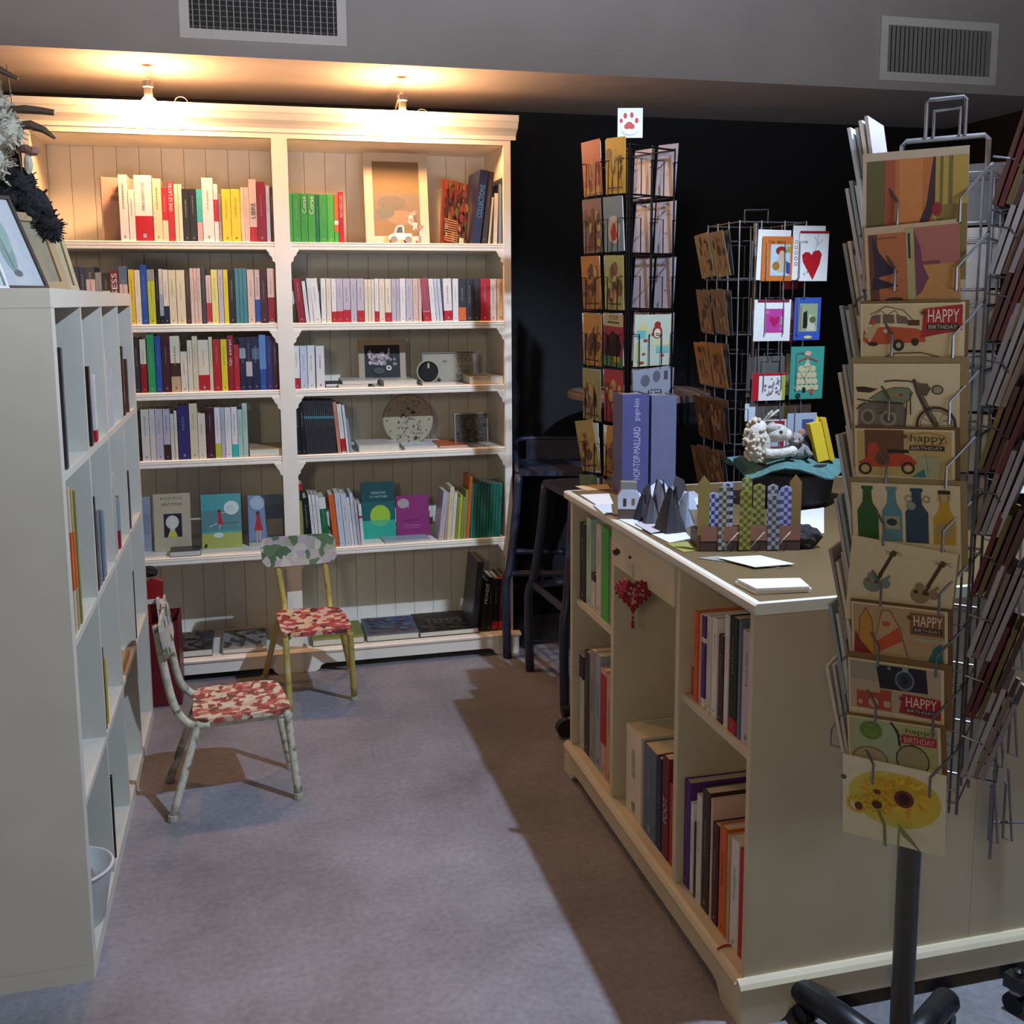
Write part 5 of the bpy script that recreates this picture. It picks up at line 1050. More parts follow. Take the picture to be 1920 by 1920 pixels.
fcard((1614,570),(1810,567),.115,CRM,[('r','#c9b68e',.02,.03,.95,.97),('p','#b8512f',[(.02,.68),(.03,.50),(.08,.42),(.50,.40),(.62,.52),(.64,.70),(.08,.76)]),('p','#cdbd98',[(.05,.44),(.09,.20),(.18,.08),(.36,.06),(.48,.14),(.56,.30),(.58,.46),(.3,.42)]),('p','#6b5c4c',[(.08,.38),(.11,.22),(.20,.20),(.20,.36)]),('p','#6b5c4c',[(.22,.36),(.22,.20),(.33,.20),(.34,.36)]),('p','#6b5c4c',[(.36,.36),(.35,.20),(.45,.24),(.50,.38)]),('p','#cdbd98',[(.04,.46),(.18,.42),(.09,.72)]),('l','#4a3a2c',.008,[(.10,.20),(.25,.05),(.42,.12),(.56,.38)]),('l','#4a3a2c',.006,[(.14,.22),(.2,.12),(.26,.22),(.34,.12),(.38,.22)]),('p','#b7a47e',[(.03,.60),(.10,.66),(.2,.36),(.14,.36)]),('e','#c9b894',.25,.50,.022,.04),('e','#b0492e',.13,.34,.025,.05),('r','#5a2c22',.47,.30,.58,.40),('p','#a3262c',[(.62,.10),(.98,.03),(.98,.48),(.6,.62)]),('e','#2e2620',.38,.76,.055,.11),('e','#b0a284',.38,.76,.025,.05),('e','#2e2620',.54,.70,.035,.07),('e','#2e2620',.13,.74,.05,.04),('l','#5a4a34',.012,[(.25,.97),(.35,.91),(.6,.89),(.78,.97)])]+happy(.6,.06,.97,.56,None), hv=0.088, label='kraft card with red camper van and HAPPY BIRTHDAY', yl=-.102, env=('#77603c',(0,.005),.004,'kraft envelope behind the camper van card'))
wheel = [('o','#40342a',.79,.94,.19,.29,.14),('o','#5a4c3c',.79,.94,.15,.23,.05),('e','#4a3e32',.79,.94,.025,.04)]+[('l','#6a5c48',.004,[(.79,.94),(.79+.15*math.cos(a*math.pi/6),.94-.23*math.sin(a*math.pi/6))]) for a in range(7)]
eng = [('p','#6f685c',[(.05,.66),(.2,.58),(.46,.60),(.52,.72),(.50,1),(.04,1)]),('e','#8d8676',.14,.84,.07,.13),('e','#59503f',.14,.84,.045,.085),('e','#948c7a',.34,.86,.08,.13),('e','#5c5446',.34,.86,.05,.08),('p','#4c4438',[(.22,.62),(.30,.60),(.29,.78),(.23,.78)]),('p','#4c4438',[(.36,.62),(.43,.64),(.41,.78),(.35,.76)])]+[('l','#9a9280',.006,[(.22,.63+.03*q_),(.30,.62+.03*q_)]) for q_ in range(5)]+[('l','#9a9280',.006,[(.355,.64+.03*q_),(.43,.65+.03*q_)]) for q_ in range(5)]+[('l','#3c3228',.014,[(.04,.56),(.22,.60),(.50,.62)]),('l','#3c3228',.012,[(.03,.72),(.12,.60)]),('l','#3c3228',.012,[(.52,.58),(.50,.98)])]
fcard((1600,682),(1800,682),.185,CRM,[('p','#3c2c24',[(.02,.37),(.10,.36),(.24,.40),(.16,.46),(.04,.45)]),('p','#7b876c',[(.15,.56),(.26,.44),(.40,.37),(.53,.38),(.57,.46),(.52,.60),(.36,.62)]),('l','#4c4238',.008,[(.15,.56),(.26,.44),(.40,.37),(.53,.38),(.57,.46),(.52,.60)]),('r','#a8842e',.32,.475,.44,.495),('e','#a03c28',.46,.49,.018,.02),('l','#4c4036',.016,[(.30,.28),(.40,.26),(.54,.27),(.60,.30)]),('l','#4c4036',.035,[(.58,.24),(.62,.46),(.70,.74),(.77,.94)]),('l','#6a6052',.018,[(.62,.28),(.66,.48),(.73,.72),(.80,.92)]),('p','#5a5044',[(.60,.34),(.70,.30),(.74,.38),(.70,.50),(.63,.48)]),('l','#4c4036',.012,[(.55,.45),(.55,.8)]),('e','#5c5246',.66,.36,.05,.06),('o','#4c4236',.80,.40,.055,.075,.25),('e','#9c9478',.80,.40,.035,.05)]+eng+wheel, hv=0.104, label='cream card with drawing of a vintage motorcycle', yl=-.094, env=('#93825c',(-.003,.012),.010,'large kraft envelope behind the motorcycle card'))
fcard((1603,803),(1790,807),.112,CRM,[('r','#b9a468',.02,.04,.97,.98),('r','#6b4630',.10,.02,.50,.70),('p','#b8442c',[(.02,.72),(.12,.60),(.14,.30),(.22,.28),(.28,.55),(.45,.50),(.56,.54),(.63,.68),(.60,.76),(.20,.80)]),('e','#6b4630',.28,.62,.08,.14),('r','#2a201c',.33,.42,.55,.49),('o','#2c241e',.10,.84,.07,.13,.35),('o','#2c241e',.54,.80,.07,.13,.35),('e','#c0b088',.54,.80,.03,.055),('r','#a3a782',.64,.55,.86,.98),('l','#7e8266',.01,[(.72,.5),(.74,.9)]),('p','#2f7a80',[(.58,.98),(.70,.80),(.72,.98)]),('l','#a0582a',.006,[(.54,.24),(.58,.10),(.75,.06),(.90,.12),(.93,.26),(.8,.32),(.6,.30)])]+happy(.50,.04,.93,.50,None,'happy','#4a3a2a'), hv=0.08, label='kraft card with orange scooter and happy birthday', yl=-.102, env=('#6d5232',(0,.007),.004,'brown envelope behind the orange scooter card'))
def bottle(x, c, w=.08, top=.12, neck=.40, cap=None, lab=None):
    it = [('p', c, [(x-w*.42, neck), (x-w*.5, neck+.12), (x-w, neck+.26), (x-w, 1), (x+w, 1), (x+w, neck+.26), (x+w*.5, neck+.12), (x+w*.42, neck), (x+w*.42, top+.03), (x-w*.42, top+.03)]), ('r', cap or c, x-w*.55, top, x+w*.55, top+.06)]
    if lab: it.append(('r', lab, x-w*.75, neck+.34, x+w*.75, neck+.56))
    return it
fcard((1596,904),(1800,912),.150,CRM,bottle(.15,'#2c5a28',.10,.05,.22)+bottle(.38,'#5b8a92',.095,.05,.22,'#6a8a88','#a7a184')+bottle(.61,'#2c4458',.105,.06,.22)+bottle(.86,'#c0982a',.10,.08,.30,'#2c201a','#a59668')+[('r','#b5a47c',.80,.15,.92,.27),('l','#4a3a2c',.006,[(.82,.14),(.83,.28)]),('l','#4a3a2c',.006,[(.90,.14),(.89,.28)]),('o','#8a7c6a',.54,.24,.035,.06,.3),('o','#8a7c6a',.70,.24,.035,.06,.3),('e','#8c9694',.56,.36,.045,.07),('e','#2a3a3c',.38,.66,.05,.06)], hv=0.098, label='cream card showing four coloured bottles', yl=-.094, env=('#8f8058',(-.003,.010),.008,'kraft envelope behind the four-bottle card'))
def guitar(x, y, c, c2):
    return [('l','#4a3a22',.035,[(x,y+.40),(x+.10,y+.02)]),('p','#43351f',[(x+.07,y+.03),(x+.10,y-.06),(x+.15,y-.04),(x+.13,y+.04)]),('l','#6a5c40',.006,[(x+.03,y-.03),(x+.2,y+.01)]),('l','#6a5c40',.006,[(x+.04,y+.01),(x+.19,y-.04)]),('e',c,x-.06,y+.55,.09,.13),('e',c,x-.07,y+.42,.045,.07),('e',c,x+.06,y+.50,.055,.08),('l',c,.03,[(x+.06,y+.44),(x+.10,y+.36)]),('r',c2,x-.04,y+.48,x+.02,y+.53),('e',c2,x-.1,y+.5,.02,.03),('l','#4a3a22',.03,[(x-.03,y+.52),(x+.02,y+.36)])]
fcard((1598,1003),(1797,1040),.150,CRM,guitar(.30,.18,'#77837c','#a04a3a')+guitar(.76,.20,'#8d7c5a','#3a2c22'), hv=0.108, label='tilted cream card with two guitars', yl=-.106, env=('#93835c',(.01,.002),-.002,'kraft envelope behind the tilted guitar card'))
fcard((1596,1127),(1777,1148),.118,CRM,[('r','#b49670',.02,.03,.97,.98),('p','#c08a34',[(.09,1),(.07,.55),(.13,.15),(.17,.10),(.22,.30),(.24,.62),(.24,.98)]),('p','#8e2a2c',[(.02,.98),(.04,.55),(.10,.75),(.22,.98)]),('l','#6a3c24',.008,[(.07,.8),(.09,.3),(.16,.08),(.22,.32),(.25,.95)]),('p','#bb9c74',[(.26,1),(.26,.4),(.33,.1),(.40,.10),(.50,.35),(.58,1)]),('p','#c0522c',[(.27,.95),(.27,.72),(.50,.40),(.54,.66)]),('l','#6a3c24',.008,[(.26,.6),(.33,.1),(.41,.1),(.51,.4),(.60,1)]),('e','#b8543a',.37,.36,.045,.05),('r','#7d5a34',.62,.08,.97,.50),('p','#2c6c78',[(.80,1),(.86,.72),(.94,.60),(.96,1)]),('r','#a9a488',.66,.55,.97,.62)]+happy(.60,.08,.97,.52,None), hv=0.091, label='kraft card with surfboards and HAPPY BIRTHDAY', yl=-.100, env=('#6f5030',(-.002,.007),.004,'brown envelope behind the surfboard card'))
fcard((1590,1232),(1770,1258),.115,CRM,[('r','#b0a084',.02,.03,.97,.98),('r','#9a9282',.03,.05,.32,.40),('p','#1c1c2a',[(.30,.06),(.82,.04),(.84,.50),(.34,.52)]),('o','#6c7888',.60,.30,.10,.20,.2),('e','#2e3a52',.60,.30,.075,.15),('e','#182030',.60,.30,.04,.08),('r','#8896a8',.58,.05,.64,.13),('e','#7a8698',.44,.10,.02,.03),('r','#a84834',.09,.62,.46,.95),('r','#a84834',.34,.55,.46,.65),('e','#c0a080',.27,.82,.055,.10),('r','#c0a080',.38,.76,.45,.88),('e','#c0a080',.13,.84,.025,.05),('p','#a0202c',[(.58,.56),(.97,.58),(.97,.98),(.54,.94)])]+happy(.55,.56,.95,.98,None), hv=0.091, label='kraft card with black camera, red camera and HAPPY BIRTHDAY', yl=-.096, env=('#7d5f38',(-.002,.012),.010,'brown envelope behind the camera card'))
fcard((1588,1340),(1763,1366),.105,CRM,[('r','#a8a66e',.02,.03,.97,.98),('r','#9fae8c',.08,.03,.55,.98),('e','#6d8a3c',.26,.28,.13,.22),('o','#55722c',.26,.28,.10,.18,.1),('l','#5a7a30',.008,[(.16,.2),(.26,.24),(.36,.14)]),('l','#2a241e',.025,[(.48,.02),(.55,.22),(.57,.55)]),('l','#2a241e',.012,[(.52,.20),(.62,.38),(.80,.60)]),('o','#2a241e',.70,.84,.18,.36,.07),('e','#9a916a',.70,.84,.165,.33),('o','#8a5a3a',.24,.98,.20,.32,.07),('e','#a39870',.24,.98,.18,.29),('p','#a32c34',[(.60,.26),(.96,.26),(.96,.46),(.58,.46)]),('t','#3a4a24',.64,.10,.95,.24,'happy'),('t','#d8b0a0',.62,.30,.94,.43,'BIRTHDAY')], hv=0.078, label='green card with tennis ball, rackets and happy birthday', yl=-.098, env=('#7d5f38',(-.002,.008),.004,'brown envelope behind the tennis card'))
pet = []
for cx_, cy_, R_, cc_ in ((.62,.36,.26,['#dcb42a','#e2c23a','#d09a24']), (.36,.36,.19,['#dcb830','#d0a228']), (.36,.52,.14,['#e0c238','#cf9c24']), (.16,.56,.13,['#cf942c','#dcb634'])):
    for k in range(22):
        a = k*2*math.pi/22; r2 = R_*(1 if k % 2 else .86)
        pet.append(('p', cc_[k % len(cc_)], [(cx_+.55*R_*math.cos(a-.3), cy_+.55*R_*1.05*math.sin(a-.3)), (cx_+r2*math.cos(a), cy_+r2*1.05*math.sin(a)), (cx_+.55*R_*math.cos(a+.3), cy_+.55*R_*1.05*math.sin(a+.3))]))
fcard((1580,1413),(1775,1455),.150,'#dedabf',[('e','#cdc55a',.5,.44,.44,.34,24),('e','#d4bb44',.62,.40,.34,.30,24)]+pet+[('e','#6b3218',.62,.36,.095,.105),('e','#3c1c14',.62,.36,.06,.07),('e','#6b3a18',.36,.34,.04,.03),('e','#4c2a16',.36,.50,.05,.05),('e','#6b3a1c',.18,.57,.04,.05),('l','#6f8446',.02,[(.38,.56),(.44,.72),(.45,1)]),('l','#4f6440',.008,[(.36,.56),(.43,.75),(.43,1)]),('p','#7d8f5a',[(.56,.66),(.70,.82),(.80,.98),(.60,.80)]),('l','#7d8f5a',.02,[(.58,.70),(.57,1)]),('e','#5a5344',.03,.24,.03,.03)], 'watercolour sunflower card, lowest on the rack', yl=-.112)
# cards in the side pockets, seen edge-on
rr = random.Random(77)
def sidecards(sg, cols, names, n_per, spread, lean, w=.11, hh=.16, th=.0032, tiers=range(10)):
    for ti in tiers:
        z = TZ[ti]+.02; 
        for k in range(n_per):
            d = hx+.008+spread*k; fr = RM @ RZ(math.pi/2*sg)
            c = cols[(ti+k*2) % len(cols)]; nm = names[(ti+k*2) % len(names)]; h = hh*rr.uniform(.86, 1.05)
            o = M().box(-w/2, w/2, 0, th, 0, h, C(c)).obj('greeting_card', PAPER, category='greeting card', group='cards in the left side pockets of the silver rack' if sg < 0 else 'cards in the right side pockets of the silver rack',
                label=f"{nm} card seen edge-on, {ORD[k]} out, {ORD[9-ti]} pocket from top, {'left' if sg < 0 else 'right'} side of rack")
            o.matrix_world = fr @ T(rr.uniform(-.006, .006), -d, z) @ RY(rr.uniform(-.04, .04)) @ RX(lean+.012*k)
sidecards(-1, ['iceblue','offwhite','greyblue','grey','lilac'], ['pale blue','off-white','grey-blue','grey','lilac'], 4, .0075, R(10), hh=.16, th=.0055)
sidecards(1, ['#9a99a2','#5a3c38','#a5a4ac','#5a2228','#7c6c64','#6d6038','#8a8690','#4c3230'], ['pale grey','brown','silver-grey','crimson','beige-brown','mustard','grey','very dark'], 4, .0100, R(15), hh=.165, th=.0075)
for k, ti in enumerate((9, 8, 7, 6, 5, 4)):
    card(RM @ RZ(math.pi), -.085, -hy-.012, TZ[ti], .12, .10, R(-5), 0, ['#7d8088', 'white', 'offwhite', 'iceblue', 'white', 'lilac'][k], [('e','#c8d0dc',.5,.5,.3,.2)], f"{['grey','white','off-white','pale blue','bright white','lilac'][k]} card in the {ORD[k]} back pocket from top of the silver rack", 'cards in the back pockets of the silver rack')
# second silver rack at right edge
e = empty('peg_rack', (1.50, 1.43, 0), label='second silver wire rack cut by the right edge of the picture', category='card rack')
M().lathe([(.02,.06),(.02,.5),(.01,1.5)], (0.06,0,0), SIL, 16).obj('pole', METAL, e)
for k in range(4):
    a = math.pi/2+.35+k*math.pi/2; u = Vector((math.cos(a), math.sin(a), 0)); o0 = Vector((.06, 0, 0))
    lg = M().tube([o0+u*.02+Vector((0,0,.075)), o0+u*.255+Vector((0,0,.066))], .017, srgb('#4e4c4c'), 4, rs=[.020,.020]).obj('leg', METAL, e)
    M().lathe([(.006,.085),(.010,.088),(.010,.094),(.004,.098)], tuple(o0+u*.23), srgb('#15151a'), 10).obj('bolt', PLAST, lg)
    p = Vector((-u.y, u.x, 0)); cc_ = o0+u*.235
    M().tube([cc_-p*.012+Vector((0,0,.0215)), cc_+p*.012+Vector((0,0,.0215))], .021, srgb('#2a2a2c'), 14).tube([cc_+Vector((0,0,.03)), cc_+Vector((0,0,.05))], .012, SIL, 10).obj('caster', METAL, lg)
for k in range(4):
    for x_ in (-.24, -.21):
        M().tube([(x_,.07,.60+.16*k),(x_-.012,.05,.60+.16*k),(x_-.012,.05,.50+.16*k),(x_+.008,.05,.49+.16*k),(x_+.008,.07,.62+.16*k)], .0024, SIL, 5).obj('wire_hook', METAL, e)
M().tube([(-.23,.07,.45),(-.23,.07,1.25)], .003, SIL, 6).tube([(.06,0,.52),(-.23,.07,.52)], .003, SIL, 6).tube([(.06,0,1.2),(-.23,.07,1.2)], .003, SIL, 6).obj('upright_wires', METAL, e)

# ---- black spinner behind the counter
C2 = (1.20, 3.20, 0); EX2 = (.413, -.911); RM2, ra2 = rack_local(C2, EX2)
e = empty('card_spinner', C2, rz=ra2, label='tall black wire card spinner topped by a paw print sign', category='card rack')
hs2 = .10; zb2, zt2 = .50, 1.935
M().lathe([(.016,.07),(.016,.5),(.010,.5),(.010,1.94)], (0,0,0), BWI, 14).obj('pole', METAL, e)
mb = M()
for sx in (-1, 0, 1):
    for sy in (-1, 0, 1):
        if sx or sy: mb.tube([(sx*hs2, sy*hs2, zb2), (sx*hs2, sy*hs2, zt2)], .003, BWI, 6)
mb.obj('upright_wires', METAL, e)
TZ2 = [.72+i*.178 for i in range(7)]
for z in TZ2+[zt2]:
    M().tube([(-hs2,-hs2,z-.006),(hs2,-hs2,z-.006),(hs2,hs2,z-.006),(-hs2,hs2,z-.006)], .003, BWI, 6, True).tube([(-hs2,0,z-.006),(hs2,0,z-.006)], .002, BWI, 5).tube([(0,-hs2,z-.006),(0,hs2,z-.006)], .002, BWI, 5).obj('frame_ring', METAL, e)
for z in TZ2:
    for q in range(4):
        for c0 in (-.05, .05):
            mb = M(); fr = RZ(q*math.pi/2)
            W = lambda *p: fr @ Vector(p)
            mb.tube([W(c0-.042,-hs2,z+.10), W(c0-.042,-hs2-.022,z+.10), W(c0-.022,-hs2-.022,z+.10), W(c0-.022,-hs2-.022,z-.006), W(c0-.022,-hs2,z-.006)], .0017, BWI, 4)
            mb.tube([W(c0+.042,-hs2,z+.10), W(c0+.042,-hs2-.022,z+.10), W(c0+.022,-hs2-.022,z+.10), W(c0+.022,-hs2-.022,z-.006), W(c0+.022,-hs2,z-.006)], .0017, BWI, 4); mb.obj('wire_pocket', METAL, e)
for k in range(4):
    a = -ra2+math.pi+.02+k*math.pi/2; u = Vector((math.cos(a), math.sin(a), 0)); Lg = .225
    lg = M().tube([u*.01+Vector((0,0,.095)), u*Lg+Vector((0,0,.088))], .020, srgb('#121214'), 8).obj('leg', PLAST, e)
    M().lathe([(.005,.10),(.009,.103),(.004,.11)], tuple(u*(Lg-.03)), srgb('#18181a'), 8).obj('bolt', PLAST, lg)
    p = Vector((-u.y, u.x, 0)); cc_ = u*(Lg-.01)
    M().tube([cc_-p*.014+Vector((0,0,.0305)), cc_+p*.014+Vector((0,0,.0305))], .030, srgb('#1c1c1e'), 16).obj('caster_wheel', PLAST, lg)
    M().tube([cc_+Vector((0,0,.05)), cc_+Vector((0,0,.08))], .010, SIL, 10).obj('caster_stem', METAL, lg)
# paw sign
sp = onY(3.16, 1180, 258); e = empty('paw_sign', (onY(3.16,1158,256).x, 3.16, onY(3.16,1158,256).z-.004), rz=R(-14), label='square white sign with red paw print on top of the black spinner', category='sign')
pw_, ph_ = .078, .090
M().box(0,pw_,0,.003,0,ph_,srgb('#c9d0d0')).obj('panel', GLOSS, e)
q = M(); draw(q, pw_, ph_, [('e','#d2dada',.5,.45,.42,.42,24),('e','#b02a26',.30,.26,.075,.10),('e','#b02a26',.56,.24,.075,.10),('e','#b02a26',.14,.43,.06,.08),('e','#b02a26',.76,.42,.075,.095),('e','#b02a26',.46,.58,.15,.12),('e','#b02a26',.36,.62,.10,.09),('e','#b02a26',.58,.62,.10,.09),('p','#a8b0b0',[(.18,.76),(.3,.84),(.5,.87),(.7,.84),(.82,.74),(.84,.80),(.7,.90),(.5,.93),(.28,.90),(.16,.82)])], y0=-.0002); q.obj('paw_print', GLOSS, e)
M().tube([(.015,.002,0),(.013,.004,-.02),(.03,.03,-.062)], .0022, BWI, 6).obj('stem', METAL, e)
# colour cards on the near-left face (local -y face of spinner) : two columns
fc = [[('#a8503c','orange-red'), ('#b58a30','golden')], [('#7c5c54','rosy brown'), ('#6f7f7e','grey-blue flame')], [('#a8703c','orange brown'), ('#9c9a5c','olive yellow')], [('#a8783c','orange tower'), ('#8a2c34','red poster')], [('#958a5c','khaki'), ('#9a3434','brick red')], [('#a08a4c','mustard'), ('#a87834','amber')], [('#5d6b44','mossy green'), ('#76704a','dull green')]]
rr = random.Random(15)
for ti in range(7):
    for cidx in range(2):
        col, nm = fc[ti][cidx]; z = TZ2[6-ti]; x = -.094 if cidx == 0 else .006
        if ti == 3 and cidx == 1:
            items = [('r','#8a2c34',.03,.02,.97,.98),('r','#a8986a',.0,.0,1,.24),('t','#2a201c',.25,.04,.75,.12,'TOP'),('r','#4a3a2c',.2,.15,.8,.18),('p','#2e1418',[(.05,.8),(.1,.5),(.45,.32),(.8,.42),(.95,.62),(.8,.8)]),('r','#4a6a3c',0,.80,1,1),('r','#a8882c',.55,.80,.85,.90)]
        elif ti == 1 and cidx == 1:
            items = [('e','#b8a08c',.52,.60,.34,.26),('p','#a83a2c',[(.4,.78),(.35,.62),(.5,.46),(.62,.55),(.7,.72),(.6,.8)])]
        elif ti == 0 and cidx == 0: items = [('r','#a03c34',.0,.0,1,.45),('r','#a8843a',.05,.85,.95,.97)]+blot(90, 12, ['#9c5a3a','#7a3028','#b06a4a'], (.1,.4,.9,.85), .06, .14)
        else:
            c_ = srgb(col); items = blot(100+ti*2+cidx, 16, [col, '#6a3a2a', '#b0884c', '#7c4a38', '#9c8a54', '#54402c'], (.1,.25,.9,.85), .05, .16)+[('r','#5a3c2c',.12,.88,.88,.91)]
        w = .085; h = .168
        card(RM2, x+rr.uniform(-.003,.003), -hs2-.013, z, w, h, R(rr.uniform(2, 5)), R(rr.choice([-3,2,0,4]) if ti != 5 else (-9 if cidx == 0 else 8)), col, items, f"{nm} tall card, {['left','right'][cidx]} column, {ORD[ti]} row from top on the black spinner", 'tall cards on the lit side of the black spinner')
        card(RM2, x-.004, -hs2-.006, z, w, h*.98, R(3), R(rr.uniform(-2, 2)), 'white', None, f"white envelope behind the {['left','right'][cidx]} card, {ORD[ti]} row of the black spinner", 'envelopes on the black spinner', cat='envelope', name='envelope')
# grey card backs seen through the wires: cards on the far face (+y side), we see their backs
for ti in range(6):
    for cidx in range(2):
        z = TZ2[6-ti]
        card(RM2 @ RZ(math.pi), -.094 if cidx == 0 else .006, -hs2-.010, z, .086, .165, R(3), R(rr.uniform(-3, 3)), '#8c909e', None, f"blank grey card back, {['right','left'][cidx]} of pair, {ORD[ti]} row from top, seen through black spinner", 'card backs seen through the black spinner')
# bright card and postcard on the near-right face (+x side)
FR = RM2 @ RZ(math.pi/2)
card(FR, -.088, -hs2-.012, TZ2[3]-.002, .165, .162, R(2), R(0), '#b9b08c', [('r','#a9b0a0',.03,.02,.97,.98),('p','#b5ad78',[(.05,.3),(.2,.12),(.4,.3),(.3,.4)]),('e','#8a3024',.62,.34,.14,.13),('e','#c8b8a0',.62,.36,.09,.09),('e','#8a3024',.62,.20,.09,.07),('r','#5f9c9c',.06,.30,.30,.46),('r','#b8b488',.5,.5,.97,.6),('e','#8a3a24',.30,.50,.06,.03),('e','#8a3a24',.26,.76,.05,.025),('e','#8a3a24',.20,.93,.08,.03),('e','#a0442c',.78,.80,.05,.03),('p','#a8a878',[(.05,.55),(.18,.5),(.18,.9),(.05,.9)]),('r','#6fa09a',.6,.62,.95,.74)], 'bright square card with painted gnome-like bottles on the black spinner', 'cards on the right side of the black spinner')
card(FR, -.088, -hs2-.012, TZ2[2]+.07, .172, .095, R(2), R(-3), '#8a8c98', [('e','#5c5c66',.32,.4,.12,.2),('e','#5c5c66',.62,.3,.1,.2),('r','#4a4a58',.82,.15,.92,.45)], 'grey postcard with postmarks on the black spinner below bright card', 'cards on the right side of the black spinner')

# ---- small silver rack behind counter
C3 = (1.75, 3.40, 0); RM3 = T(*C3); e = empty('card_stand', C3, label='silver wire card stand with handle behind the countertop', category='card rack')
h3 = .125; zt3 = 1.725
mb = M()
for sx in (-1, -.35, .35, 1):
    for sy in (-1, 1): mb.tube([(sx*h3, sy*h3, .5), (sx*h3, sy*h3, zt3)], .0024, SIL, 6)
for sy in (-.35, .35):
    for sx in (-1, 1): mb.tube([(sx*h3, sy*h3, .5), (sx*h3, sy*h3, zt3)], .0024, SIL, 6)
mb.obj('upright_wires', METAL, e)
M().lathe([(.016,.04),(.016,.5),(.009,.5),(.009,zt3)], (0,0,0), SIL, 14).obj('pole', METAL, e)
M().lathe([(.20,0),(.20,.02),(.05,.035),(.018,.05)], (0,0,0), srgb('#26262c'), 26).obj('base', PLAST, e)
M().tube([(-.045,0,zt3),(-.045,0,zt3+.045),(.045,0,zt3+.048),(.045,0,zt3)], .0032, SIL, 7).obj('carry_handle', METAL, e)
TZ3 = [.60+.205*i for i in range(6)]; TZ3[5] = 1.535; TZ3[4] = 1.345; TZ3[3] = 1.155; TZ3[2] = .965; TZ3[1] = .775
for z in TZ3+[zt3]:
    M().tube([(-h3,-h3,z-.005),(h3,-h3,z-.005),(h3,h3,z-.005),(-h3,h3,z-.005)], .0026, SIL, 6, True).obj('frame_ring', METAL, e)
for z in TZ3:
    for q in range(4):
        fr = RZ(q*math.pi/2)
        for c0 in (-.062, .062):
            mb = M(); W = lambda *p: fr @ Vector(p)
            for s in (-1, 1): mb.tube([W(c0+s*.055,-h3,z+.12), W(c0+s*.055,-h3-.025,z+.12), W(c0+s*.028,-h3-.025,z+.12), W(c0+s*.028,-h3-.025,z-.005), W(c0+s*.028,-h3,z-.005)], .0018, SIL, 4)
            mb.obj('wire_pocket', METAL, e)
def c3(x0, x1, yt, yb, col, items, label, yl=-h3-.014, tilt=R(2), roll=0):
    a = onY(C3[1]+yl, x0, yb); b_ = onY(C3[1]+yl, x1, yb); tz = onY(C3[1]+yl, x0, yt).z; 
    return card(RM3, a.x-C3[0], yl, a.z, b_.x-a.x, tz-a.z, tilt, R(roll), col, items, label, 'cards on the front of the silver card stand')
GS = 'cards on the front of the silver card stand'
c3(1417,1478,430,525,'white',None,'white card sticking up behind the orange card', yl=-h3-.006, roll=1)
c3(1427,1484,443,527,'#c06a2a',[('r','#a9c0cc',.28,.18,.92,.88),('e','#8a2c1c',.62,.32,.18,.10),('e','#c0a08c',.64,.44,.10,.13),('p','#b8a890',[(.5,.5),(.8,.5),(.82,.8),(.5,.8)]),('e','#9a6a30',.46,.66,.12,.10),('p','#34448c',[(.78,.55),(.92,.6),(.92,.85),(.8,.82)]),('r','#8a9a3c',.8,.22,.92,.36)],'orange card with painting of red-haired figure on pale blue')
c3(1483,1543,423,525,'white',[('o','#8a3040',.12,.3+.1*k,.05,.035,.3) for k in range(5)],'white card with ring border behind the heart card', yl=-h3-.006)
c3(1496,1550,433,527,'white',[('r','#8a2030',0,0,1,.05),('p','#b01c24',[(.5,.98),(.14,.62),(.1,.48),(.2,.42),(.34,.42),(.42,.48),(.5,.40),(.68,.38),(.78,.46),(.72,.66)]),('l','#7a7480',.012,[(.55,.4),(.6,.2),(.5,.12)]),('l','#7a7480',.012,[(.6,.3),(.8,.16)]),('l','#7a7480',.012,[(.62,.25),(.62,.06)]),('e','#2a2a34',.2,.86,.02,.015),('e','#2a2a34',.3,.82,.02,.015)],'white card with big red heart and grey twigs')
c3(1412,1480,562,640,'white',[('r','#7a2a3c',.08,0,.95,.07),('r','#b0408c',.28,.22,.82,.80),('p','#a8205c',[(.56,.68),(.42,.50),(.44,.40),(.52,.42),(.56,.46),(.60,.42),(.68,.40),(.70,.50)]),('e','#c868a0',.36,.3,.05,.04),('e','#c868a0',.76,.7,.05,.04),('r','#9c8a9c',.72,.4,.8,.62)],'white card with pink square and magenta heart')
c3(1487,1536,558,638,'#3a54a4',[('r','#8f9a78',.2,.14,.88,.80),('p','#20201c',[(.34,.72),(.34,.36),(.48,.3),(.52,.72)]),('p','#b9b8a0',[(.48,.78),(.56,.4),(.68,.4),(.84,.78)]),('e','#55603c',.7,.52,.12,.08),('l','#8a5a34',.03,[(.24,.2),(.26,.76)]),('e','#c8c480',.55,.93,.16,.035)],'blue card with painted couple in a park')
c3(1409,1471,700,752,'white',[('r','#a82030',0,0,.20,1),('r','#a82030',0,0,1,.10),('r','#9aae3c',.90,.12,1,1)]+blot(51,24,['#8a6a78','#b08a94','#7a7a94'],(.38,.2,.82,.8),.02,.05),'white card with red border and tiny pink flowers')
fac = []
for row in range(4):
    for k in range(-2, 3): fac.append(('e', '#bdb48c', .5+k*.14*(1-.12*(3-row)), .42+.12*row, .085, .06, 10))
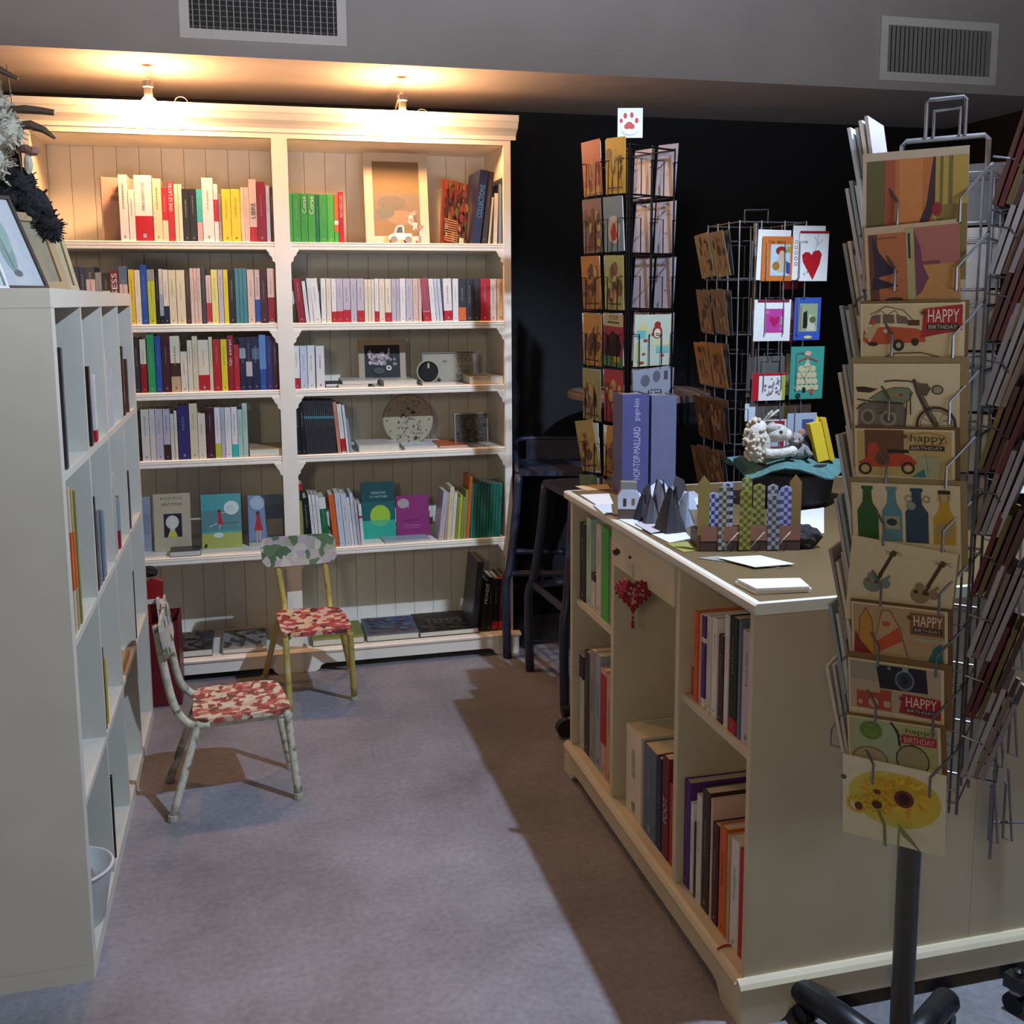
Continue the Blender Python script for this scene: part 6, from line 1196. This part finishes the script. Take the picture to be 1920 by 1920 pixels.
c3(1479,1541,650,749,'#3c8c7c',[('r','#3f9182',.02,.02,.98,.98)]+fac+[('p','#b8b092',[(.5,.22),(.62,.38),(.38,.38)]),('l','#a8503c',.04,[(.22,.28),(.4,.22),(.6,.22),(.8,.28)]),('e','#c8a088',.5,.13,.1,.05),('e','#1f2a26',.42,.82,.06,.05),('e','#b0442c',.65,.86,.05,.06),('l','#2c3430',.008,[(.3,.5),(.5,.7)]),('l','#2c3430',.008,[(.6,.4),(.4,.6)]),('e','#1f3a34',.25,.93,.08,.05)],'teal card with ornate cream layered figure')
c3(1405,1472,788,845,'#a82030',[('r','#34489c',.16,.22,.86,.9),('p','#b0b8c8',[(.3,.9),(.4,.5),(.55,.7),(.7,.55),(.86,.9)]),('r','#d0d0d0',0,0,1,.05),('r','#d0d0d0',.95,0,1,1)],'red card with snowy blue scene behind the plush toys')
c3(1474,1528,775,842,'#a8b2c4',[('r','#3c5484',.5,.18,.9,.8)],'pale blue card behind the yellow box')
for k, (x0, x1, yt, yb, cl) in enumerate(((1396,1416,757,790,'iceblue'),(1418,1470,757,790,'#5a524c'),(1478,1520,757,775,'#4a3c34'),(1398,1412,670,745,'#4a4642'),(1414,1470,668,700,'#5c5856'))):
    c3(x0, x1, yt, yb, cl, None, ['pale blue strip card in lower gap of the silver stand','dull brown card row in lower gap of the silver stand','dark brown card right of the lower gap','dark grey upright card left of the red-bordered card','grey card above the red-bordered card'][k], yl=-h3+.01)
# left face: brown and translucent cards facing -x (seen steeply)
FL = RM3 @ RZ(-math.pi/2)
lf = [('#7d7a68','sage green'),('#6b625a','grey-brown'),('#8a6c44','kraft'),('#54402e','dark brown'),('#5c4a3a','brown'),('#63534a','taupe')]
for ti in range(6):
    z = TZ3[5-ti]
    for c_ in range(2):
        for k in range(2):
            card(FL, -.118+.122*c_, -h3-.012-.012*k, z, .110, .155, R(6+5*k), R([-4,5,0,3,-3,4][ti]), lf[ti][0] if k else '#5f5c58', blot(130+ti*3+c_, 14, ['#4a4038','#7c6e5c','#6a5848','#8a7c66'], (.15,.15,.85,.85), .05, .14) if k else None,
                 f"{lf[ti][1]} {'front' if k else 'rear'} card, {'back' if c_ == 0 else 'front'} column, {ORD[ti]} row, left side of silver stand", 'cards on the left side of the silver card stand')
FRR = RM3 @ RZ(math.pi/2)
for ti, (cl, nm) in enumerate((('#8a2a3c','raspberry'),('#7d2430','dark red'),('#8a8e94','grey'),('#9cae4a','lime green'),('#a8adb4','silver-grey'))):
    for k in range(2):
        card(FRR, -.055, -h3-.012-.02*k, TZ3[5-ti]-.04, .11, .15, R(10+7*k), 0, cl, None, f"{nm} {'outer' if k else 'inner'} card, {ORD[ti]} row, right side of silver stand", 'cards on the right side of the silver card stand')
M().tube([(0,0,.0),(0,0,1.76)], .004, srgb('#2c2c30'), 6).lathe([(.06,0),(.06,.006),(.01,.012)], (0,0,0), srgb('#2c2c30'), 14).obj('sign_rod', METAL, loc=(onY(3.95,1357,400).x, 3.95, 0), label='thin dark rod standing behind the silver card stand', category='rod')
